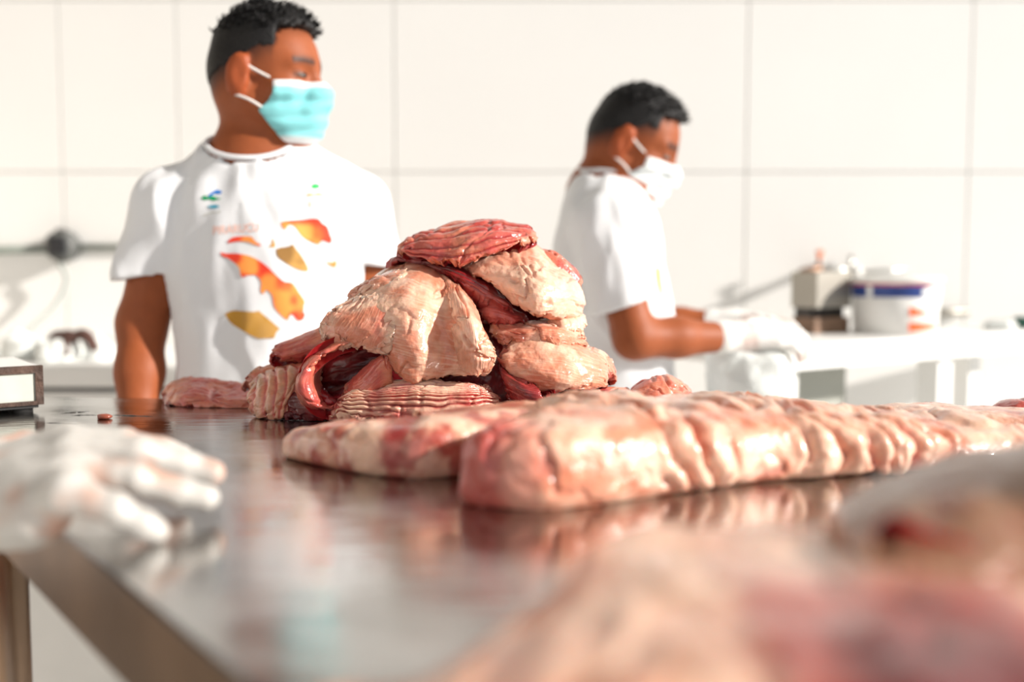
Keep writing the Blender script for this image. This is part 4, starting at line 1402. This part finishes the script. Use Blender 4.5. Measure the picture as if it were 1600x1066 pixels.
lo = link('printed_lettering', me, M['letter'], s1, smooth=False)

hull2 = BVHTree.FromPolygons([Vector(v) for v in sg2[0]], [tuple(int(i) for i in f_) for f_ in sg2[1]])
decal('printed_fish', [(1024, 418), (1031, 420), (1033, 440), (1036, 462), (1030, 455), (1026, 440)], sg2, s2, (np.array(OR1), np.array(OR1)), hull=hull2, n=24)

# ------------------------------------------------------------------ gloved hand at the left: a third worker mostly out of frame
gp = []


def fing(pts, rads):
    P_ = [q(*p) for p in pts]
    for i in range(len(P_) - 1):
        gp.append(cap(P_[i], P_[i + 1], rads[i], rads[i + 1], 0.005))


WR = q(-75, 775, 0.76)
fing([(108, 765, 0.655), (180, 795, 0.655), (225, 822, 0.66), (243, 832, 0.663)], (0.0125, 0.0115, 0.0105, 0.0095))       # little finger
fing([(115, 735, 0.695), (210, 748, 0.70), (280, 768, 0.712), (322, 778, 0.716)], (0.0135, 0.0125, 0.0115, 0.0105))       # ring finger
fing([(118, 700, 0.74), (215, 708, 0.745), (290, 728, 0.76), (332, 738, 0.765)], (0.0140, 0.0130, 0.0120, 0.0110))        # middle finger
fing([(110, 690, 0.785), (190, 692, 0.80), (250, 703, 0.815), (280, 711, 0.82)], (0.0140, 0.0125, 0.0115, 0.0105))        # index finger
fing([(-30, 720, 0.80), (40, 700, 0.845), (110, 694, 0.87), (150, 695, 0.875)], (0.018, 0.0150, 0.0125, 0.0110))          # thumb on the far side
for kp, r_ in (((100, 770, 0.66), 0.017), ((105, 735, 0.70), 0.018), ((105, 705, 0.745), 0.018), ((95, 695, 0.785), 0.017)):
    gp.append(cap(WR, q(*kp), 0.028, r_, 0.012))
gp.append(cap(WR, q(40, 790, 0.69), 0.03, 0.026, 0.02))
gp.append(cap(q(-10, 800, 0.70), q(60, 800, 0.675), 0.026, 0.020, 0.02))
EL = q(-420, 660, 0.86)
fd_ = (EL - WR) / np.linalg.norm(EL - WR)
gp.append(cap(WR, WR + fd_ * 0.06, 0.031, 0.036, 0.02))


def glovepost(P, D):
    wr = fbm(P, 55, 3, 12) * 0.0010 + np.abs(fbm(P * np.array([2.2, 1, 1]), 26, 2, 22)) * 0.002 - 0.0012
    return D - wr


SH3 = q(-560, 330, 0.92)
J3 = dict(head=SH3 + A((-0.17, -0.02, 0.27)), head_R=rotm(math.radians(-8), math.radians(22)), head_s=1.0, neck=SH3 + A((-0.20, 0.02, 0.10)),
          chest=SH3 + A((-0.19, 0.15, -0.10)), chest_r=A((0.09, 0.15, 0.16)), belly=SH3 + A((-0.20, 0.15, -0.32)), belly_r=A((0.09, 0.14, 0.17)),
          hip=SH3 + A((-0.20, 0.15, -0.48)), hip_r=A((0.095, 0.15, 0.14)), torso_R=rotm(0.0),
          shR=SH3, shL=SH3 + A((-0.2, 0.34, 0)), elR=EL, elL=SH3 + A((-0.22, 0.38, -0.27)), wrR=WR + fd_ * 0.03, wrL=SH3 + A((-0.16, 0.36, -0.50)),
          hemR=(SH3 * 0.35 + EL * 0.65, 0.055, (EL - SH3)), hemL=(SH3 + A((-0.215, 0.37, -0.18)), 0.055, A((0, 0.05, -1.0))), shirt_bottom=0.80)
J3['neck'] = SH3 + A((-0.19, 0.16, 0.07))
J3['head'] = SH3 + A((-0.15, 0.16, 0.23))
p3, b3, s3, sg3 = person('person', 'worker at the left edge resting a gloved hand on the steel table', J3, lin(136, 210, 214), vox=0.008, hair_seed=3,
                         hand_L=(A((0.05, -0.05, -1.0)), A((0, 1.0, 0)), -1, 0.35))
gv, gq = solid(gp, 0.0028, glovepost)
gv[:, 2] = np.maximum(gv[:, 2], TABLE_Z + 0.0008) if False else gv[:, 2]
tr = sstep(-0.05, 0.45, fbm(gv, 24, 3, 9))
gc = mix(np.tile((0.52, 0.505, 0.475), (len(gv), 1)), np.array(lin(186, 120, 84)), tr * 0.6)
link('glove', meshd('glove', gv, gq, gc), M['glove'], p3)

# ------------------------------------------------------------------ back left: conduit, socket, cord, counter with bags
yw = WALL_Y - 0.004
cd = empty('electric_conduit', tuple(q(105, 388, yw - 0.012)), 'grey conduit with a round black socket box on the tiled wall at the left', 'conduit')
tube('pipe', [q(-200, 394, yw - 0.014), q(88, 389, yw - 0.014)], 0.011, M['conduit'], cd)
tube('pipe', [q(120, 386, yw - 0.012), q(330, 386, yw - 0.012)], 0.0085, M['conduit'], cd)
c0 = q(103, 385, yw)
tube('socket_body', [c0, c0 + A((0, -0.045, 0)), c0 + A((0, -0.055, 0))], [0.046, 0.044, 0.036], M['socket_grey'], cd, seg=28)
tube('collar', [q(80, 388, yw - 0.016), q(92, 388, yw - 0.018)], 0.019, M['dark_steel'], cd)
box('socket_face', (c0[0] - 0.022, c0[1] - 0.07, c0[2] - 0.026), (c0[0] + 0.026, c0[1] - 0.05, c0[2] + 0.026), M['black'], cd, 0.004)
for dz in (0.042, -0.040):
    tube('lug', [c0 + A((0.002, -0.01, dz)), c0 + A((0.002, -0.05, dz))], 0.009, M['dark_steel'], cd, seg=12)
o = tube('power_cord', crom([c0 + A((0.004, -0.05, -0.050)), q(105, 440, yw - 0.05), q(85, 480, yw - 0.09), q(52, 512, yw - 0.15), q(25, 540, yw - 0.20), q(-10, 551, yw - 0.26), q(-60, 554, yw - 0.30)], 40), 0.0075, M['cord'], None)
tag(o, 'grey power cord hanging from the black wall socket', 'cord')

CY = 2.40
ct_z = q(100, 573, CY)[2]
cb_z = q(100, 606, CY)[2]
cx1 = q(360, 580, CY)[0]
ctr = empty('counter', (X0 + 0.6, 2.7, FLOOR_Z), 'white counter along the tiled wall at the back left', 'counter')
box('counter_top', (X0 + 0.02, CY, cb_z), (cx1, WALL_Y - 0.006, ct_z), M['white_paint'], ctr, 0.008)
box('gap_shade_strip', (X0 + 0.03, CY + 0.012, cb_z - 0.011), (cx1 - 0.01, CY + 0.10, cb_z + 0.001), M['rubber_and_shade'], ctr, 0.001)  # near-black strip painted in for the shadow gap below the counter top
box('base', (X0 + 0.04, CY + 0.02, FLOOR_Z), (cx1 - 0.02, WALL_Y - 0.008, cb_z - 0.010), M['white_paint'], ctr, 0.004)


def bag(name, ps, vox, label, cat, seed, amp=0.010, group=None, mat='plastic_bag', floorz=None):
    def post(P, D):
        n = fbm(P, 22, 4, seed)
        return D - amp * (1 - 2 * np.abs(n)) - amp * 0.5 * fbm(P, 9, 2, seed + 4)
    V, Q_ = solid(ps, vox, post, margin=0.03)
    if floorz is not None:
        V[:, 2] = np.maximum(V[:, 2], floorz)
    o_ = link(name, meshd(name, V, Q_), M[mat])
    grounded(o_, (V[:, 0].mean(), V[:, 1].mean(), V[:, 2].min()))
    return tag(o_, label, cat, group)


bag('plastic_bag', [ell(q(45, 552, 2.60), (0.055, 0.06, 0.035), None, 0.02), ell(q(30, 540, 2.62), (0.03, 0.04, 0.04), None, 0.02)], 0.006, 'crumpled clear plastic bag nearest the hanging cord on the counter', 'plastic bag', 3, group='bags on the back counter', floorz=ct_z + 0.0008)
bag('plastic_bag', [ell(q(100, 552, 2.56), (0.045, 0.05, 0.035), None, 0.02), ell(q(85, 556, 2.55), (0.035, 0.05, 0.03), None, 0.02)], 0.006, 'crumpled white plastic bag under the brown strap on the counter', 'plastic bag', 5, group='bags on the back counter', floorz=ct_z + 0.0008)
bag('plastic_bag', [ell(q(158, 556, 2.60), (0.03, 0.05, 0.03), None, 0.02), ell(q(148, 547, 2.60), (0.022, 0.035, 0.04), None, 0.02)], 0.006, 'crumpled white plastic bag closest to the standing worker on the counter', 'plastic bag', 8, group='bags on the back counter', floorz=ct_z + 0.0008)
o = tube('strap', crom([q(86, 533, 2.57), q(98, 524, 2.55), q(112, 527, 2.54), q(126, 522, 2.54), q(140, 530, 2.53), q(148, 545, 2.52)], 30),
         [0.012 + 0.010 * abs(math.sin(i * 0.33 + 1.1)) * (1 - i / 31) for i in range(30)], M['brown_strap'])
tag(o, 'dark brown strap draped over the white plastic bags', 'strap')
o = tube('strap_end', crom([q(103, 530, 2.535), q(103, 545, 2.52), q(104, 556, 2.51)], 12), 0.008, M['brown_strap'], None)
tag(o, 'short brown strap end hanging between two plastic bags', 'strap')

# ------------------------------------------------------------------ back right: white table, bucket, tap
TY0 = 2.30
a0 = q(1180, 536, TY0)
a1 = q(1640, 512, TY0 + 0.20)
tz = 0.5 * (q(1240, 536, TY0)[2] + q(1600, 514, TY0 + 0.18)[2])
wt = empty('white_table', (1.0, 2.6, FLOOR_Z), 'white painted work table with square legs along the back wall at the right', 'table')


def onz(px, py, zz):
    return tb(px, py, zz)


pL = onz(1238, 539.4, tz)
pR = onz(1720, 509, tz)
dirx = (pR - pL)
dirx[2] = 0
tl = np.linalg.norm(dirx)
dirx /= tl
ny = A((-dirx[1], dirx[0], 0))
DP = 0.29
qd = [pL, pR, pR + ny * 0.13, pL + ny * 0.34]
Vq = [(p[0], p[1], zz) for zz in (tz - 0.055, tz) for p in qd]
me = meshd('table_top', Vq, [(3, 2, 1, 0), (4, 5, 6, 7), (0, 1, 5, 4), (1, 2, 6, 5), (2, 3, 7, 6), (3, 0, 4, 7)])
link('table_top', me, M['white_paint'], wt, smooth=False)


def on_t(s_, dep):
    return pL + dirx * s_ + ny * dep


def post_at(s_, dep, wd, name='leg', mat='white_paint'):
    b_ = on_t(s_, dep)
    plank(name, b_ - dirx * wd / 2, b_ + dirx * wd / 2, ny, wd, FLOOR_Z, tz - 0.056, M[mat], wt)


def s_of(px, dep=0.0):
    best, bs = 1e9, 0
    for k in range(400):
        s_ = tl * k / 399
        p_ = on_t(s_, dep)
        x_ = 800 + F * p_[0] / (p_[1] * CT)
        if abs(x_ - px) < best:
            best, bs = abs(x_ - px), s_
    return bs


post_at(s_of(1500), 0.03, 0.06)
post_at(s_of(1528, 0.12), 0.12, 0.05)
post_at(s_of(1262), 0.04, 0.05)
post_at(s_of(1255, 0.25), 0.25, 0.05)
pp = on_t(s_of(1175), 0.36)
plank('back_panel', on_t(s_of(1240, 0.2), 0.2), on_t(s_of(1325, 0.2), 0.2), ny, 0.015, 0.3, tz - 0.06, M['grey_paint'], wt)

# bucket
bs_ = s_of(1400, 0.135)
bc = on_t(bs_, 0.135)
bh = 0.138 * bc[1] / 2.5 * (F / 1556)
br0, br1 = 0.100 * bc[1] / 2.5, 0.108 * bc[1] / 2.5
bk = empty('paint_bucket', (bc[0], bc[1], tz), 'white plastic bucket with a blue band and orange flash on the white table', 'bucket')


def lathe(name, prof, c_, mat, parent, seg=48, a0=0, a1=2 * math.pi, smooth=True):
    V, Fc = [], []
    full = abs(a1 - a0 - 2 * math.pi) < 1e-6
    ns = seg if full else seg + 1
    for (r_, z_) in prof:
        for k in range(ns):
            an = a0 + (a1 - a0) * k / seg
            V.append((c_[0] + r_ * math.cos(an), c_[1] + r_ * math.sin(an), c_[2] + z_))
    for i in range(len(prof) - 1):
        for k in range(seg):
            a_, b_ = i * ns + k, i * ns + (k + 1) % ns
            Fc.append((a_, b_, b_ + ns, a_ + ns))
    return link(name, meshd(name, V, Fc), mat, parent, smooth)


def brad(z_):
    return br0 + (br1 - br0) * z_ / bh


cB = A((bc[0], bc[1], tz))
lathe('body', [(0.001, 0.0), (br0 - 0.004, 0.0), (br0, 0.004), (br1, bh), (br1 - 0.003, bh), (br0 - 0.004, 0.006), (0.001, 0.006)], cB, M['white_plastic'], bk)
lathe('rim', [(br1 - 0.002, bh - 0.012), (br1 + 0.004, bh - 0.012), (br1 + 0.005, bh - 0.002), (br1 + 0.002, bh + 0.002), (br1 - 0.004, bh + 0.001)], cB, M['white_plastic'], bk)
lathe('lid', [(0.001, bh - 0.002), (br1 - 0.004, bh - 0.002), (br1 - 0.003, bh + 0.001), (0.001, bh + 0.001)], cB, M['white_plastic'], bk)


def band(name, z0, z1, a0, a1, mat, lift=0.0008, parent=None):
    return lathe(name, [(brad(z0) + lift, z0), (brad(z1) + lift, z1)], cB, M[mat], parent or bk, 40, a0, a1)


def wedge(name, f0, f1, a0, a1, mat, lift=0.0016, n=24):
    V, Fc = [], []
    for k in range(n + 1):
        t_ = k / n
        an = a0 + (a1 - a0) * t_
        for z_ in (f0(t_), f1(t_)):
            r_ = brad(z_) + lift
            V.append((cB[0] + r_ * math.cos(an), cB[1] + r_ * math.sin(an), cB[2] + z_))
    for k in range(n):
        Fc.append((2 * k, 2 * k + 2, 2 * k + 3, 2 * k + 1))
    return link(name, meshd(name, V, Fc), M[mat], bk)


D_ = math.radians
band('blue_band', bh * 0.66, bh * 0.86, D_(175), D_(365), 'blue_print')
band('red_line', bh * 0.865, bh * 0.90, D_(175), D_(365), 'red_print')
wedge('white_oval', lambda t_: bh * (0.76 - 0.14 * math.sin(math.pi * t_) ** 0.5), lambda t_: bh * (0.76 + 0.12 * math.sin(math.pi * t_) ** 0.5), D_(282), D_(345), 'pale_print')
wedge('white_bar', lambda t_: bh * 0.65, lambda t_: bh * 0.87, D_(212), D_(220), 'pale_print')
wedge('orange_flash', lambda t_: bh * (0.33 + 0.05 * t_), lambda t_: bh * (0.50 - 0.12 * t_), D_(268), D_(298), 'orange_print')
wedge('orange_flash', lambda t_: bh * (0.06 + 0.06 * t_), lambda t_: bh * (0.22 - 0.05 * t_), D_(268), D_(320), 'orange_print')

# grey steel cabinet-like box behind the hands, left of the bucket
s0, s1_ = s_of(1278, 0.2), s_of(1331, 0.2)
g0, g1 = on_t(s0, 0.2), on_t(s1_, 0.2)
gb = empty('steel_box', (0.5 * (g0[0] + g1[0]), 0.5 * (g0[1] + g1[1]) + 0.08, tz), 'grey steel box with a dark slot left of the bucket', 'box')
HB = q(1300, 425, g0[1])[2] - tz
plank('body', g0, g1, ny, 0.08, tz + HB * 0.42, tz + HB, M['steel_plain'], gb)
plank('slot', g0 + ny * 0.02 + dirx * 0.003, g1 + ny * 0.02 - dirx * 0.003, ny, 0.05, tz + HB * 0.26, tz + HB * 0.42, M['dark_steel'], gb)
plank('base', g0 + ny * 0.004, g1 + ny * 0.004, ny, 0.07, tz, tz + HB * 0.26, M['brown_wood'], gb)

# tap with an orange handle on the wall
tp_ = q(1268, 421, yw)
tr_ = empty('wall_tap', tuple(tp_), 'brown brass tap with an orange lever on the tiled wall', 'tap')
tube('body', crom([tp_, tp_ + A((0, -0.05, 0)), tp_ + A((-0.008, -0.085, 0)), tp_ + A((-0.03, -0.10, -0.002)), tp_ + A((-0.055, -0.105, -0.004))], 18), [0.012] * 4 + [0.015] * 6 + [0.010] * 8, M['brass'], tr_)
tube('spout', [tp_ + A((-0.055, -0.105, -0.004)), tp_ + A((-0.062, -0.107, -0.016))], [0.013, 0.011], M['brass'], tr_)
tube('stem', [tp_ + A((0, -0.07, 0.008)), tp_ + A((0, -0.07, 0.024))], 0.006, M['brass'], tr_)
tube('lever', [tp_ + A((0, -0.07, 0.022)), tp_ + A((0.001, -0.07, 0.034)), tp_ + A((0.002, -0.07, 0.052)), tp_ + A((0.002, -0.07, 0.056))], [0.005, 0.006, 0.011, 0.008], M['orange'], tr_)
wp = empty('water_pipe', tuple(q(1300, 422, yw)), 'thin pale water pipe running from the tap behind the bucket', 'pipe')
pz = q(1300, 422, yw)[2]
xA, xB = tp_[0] + 0.014, q(1326, 422, yw)[0]
tube('pipe', [(xA, yw - 0.02, pz), (xB, yw - 0.02, pz)], 0.006, M['chrome'], wp)
tube('riser', [(xB, yw - 0.02, pz - 0.02), (xB, yw - 0.02, q(1325, 399, yw)[2])], 0.007, M['chrome'], wp)
tube('fitting', [q(1338, 418, yw - 0.02), q(1340, 436, yw - 0.02)], 0.014, M['white_plastic'], wp)
tube('pipe', [q(1344, 427, yw - 0.02), q(1420, 421, yw - 0.02)], 0.007, M['chrome'], wp)
rl = tube('wall_rail', [q(1440, 488, yw - 0.02), q(1512, 488, yw - 0.02)], 0.013, M['steel_plain'])
tag(rl, 'short grey rail fixed to the wall right of the bucket', 'rail')
bb = on_t(s_of(1592, 0.05), 0.05)
bo_ = empty('small_bottle', (bb[0], bb[1], tz), 'small dark green bottle lying at the right end of the white table', 'bottle')
tube('body', [A((bb[0] - 0.01, bb[1], tz + 0.017)), A((bb[0], bb[1], tz + 0.017)), A((bb[0] + 0.08, bb[1] + 0.02, tz + 0.017))], [0.012, 0.0165, 0.0165], plain('green_glass', (0.01, 0.06, 0.04), 0.15), bo_, seg=20)
tube('cap', [A((bb[0] - 0.03, bb[1], tz + 0.017)), A((bb[0] - 0.01, bb[1], tz + 0.017))], 0.010, M['white_plastic'], bo_)
pc = on_t(s_of(1560, 0.06), 0.04)
bag('plastic_bag', [ell(A((pc[0], pc[1] + 0.02, tz + 0.01)), (0.04, 0.03, 0.014), None, 0.01)], 0.004, 'flat clear plastic bag beside the green bottle', 'plastic bag', 15, amp=0.004, floorz=tz + 0.0008)

# white sack under the second worker's hands, standing on a stool
sx = q(1170, 585, 2.02)
bag('white_sack', [ell(q(1170, 600, 2.02), (0.085, 0.09, 0.075), None, 0.04), ell(q(1140, 555, 2.0), (0.045, 0.06, 0.035), None, 0.03), ell(q(1195, 560, 2.0), (0.05, 0.06, 0.03), None, 0.03)], 0.007,
    'bulging white plastic sack below the gloved hands of the worker in profile', 'sack', 25, amp=0.006)
st = empty('stool', (sx[0], sx[1], FLOOR_Z), 'white stool carrying the bulging white sack', 'stool')
sz = q(1170, 600, 2.02)[2] - 0.078
box('seat', (sx[0] - 0.10, sx[1] - 0.10, sz - 0.03), (sx[0] + 0.09, sx[1] + 0.08, sz), M['white_paint'], st, 0.006)
for ax_ in (-0.08, 0.07):
    for ay_ in (-0.08, 0.06):
        tube('leg', [(sx[0] + ax_, sx[1] + ay_, FLOOR_Z), (sx[0] + ax_, sx[1] + ay_, sz - 0.028)], 0.014, M['white_paint'], st)
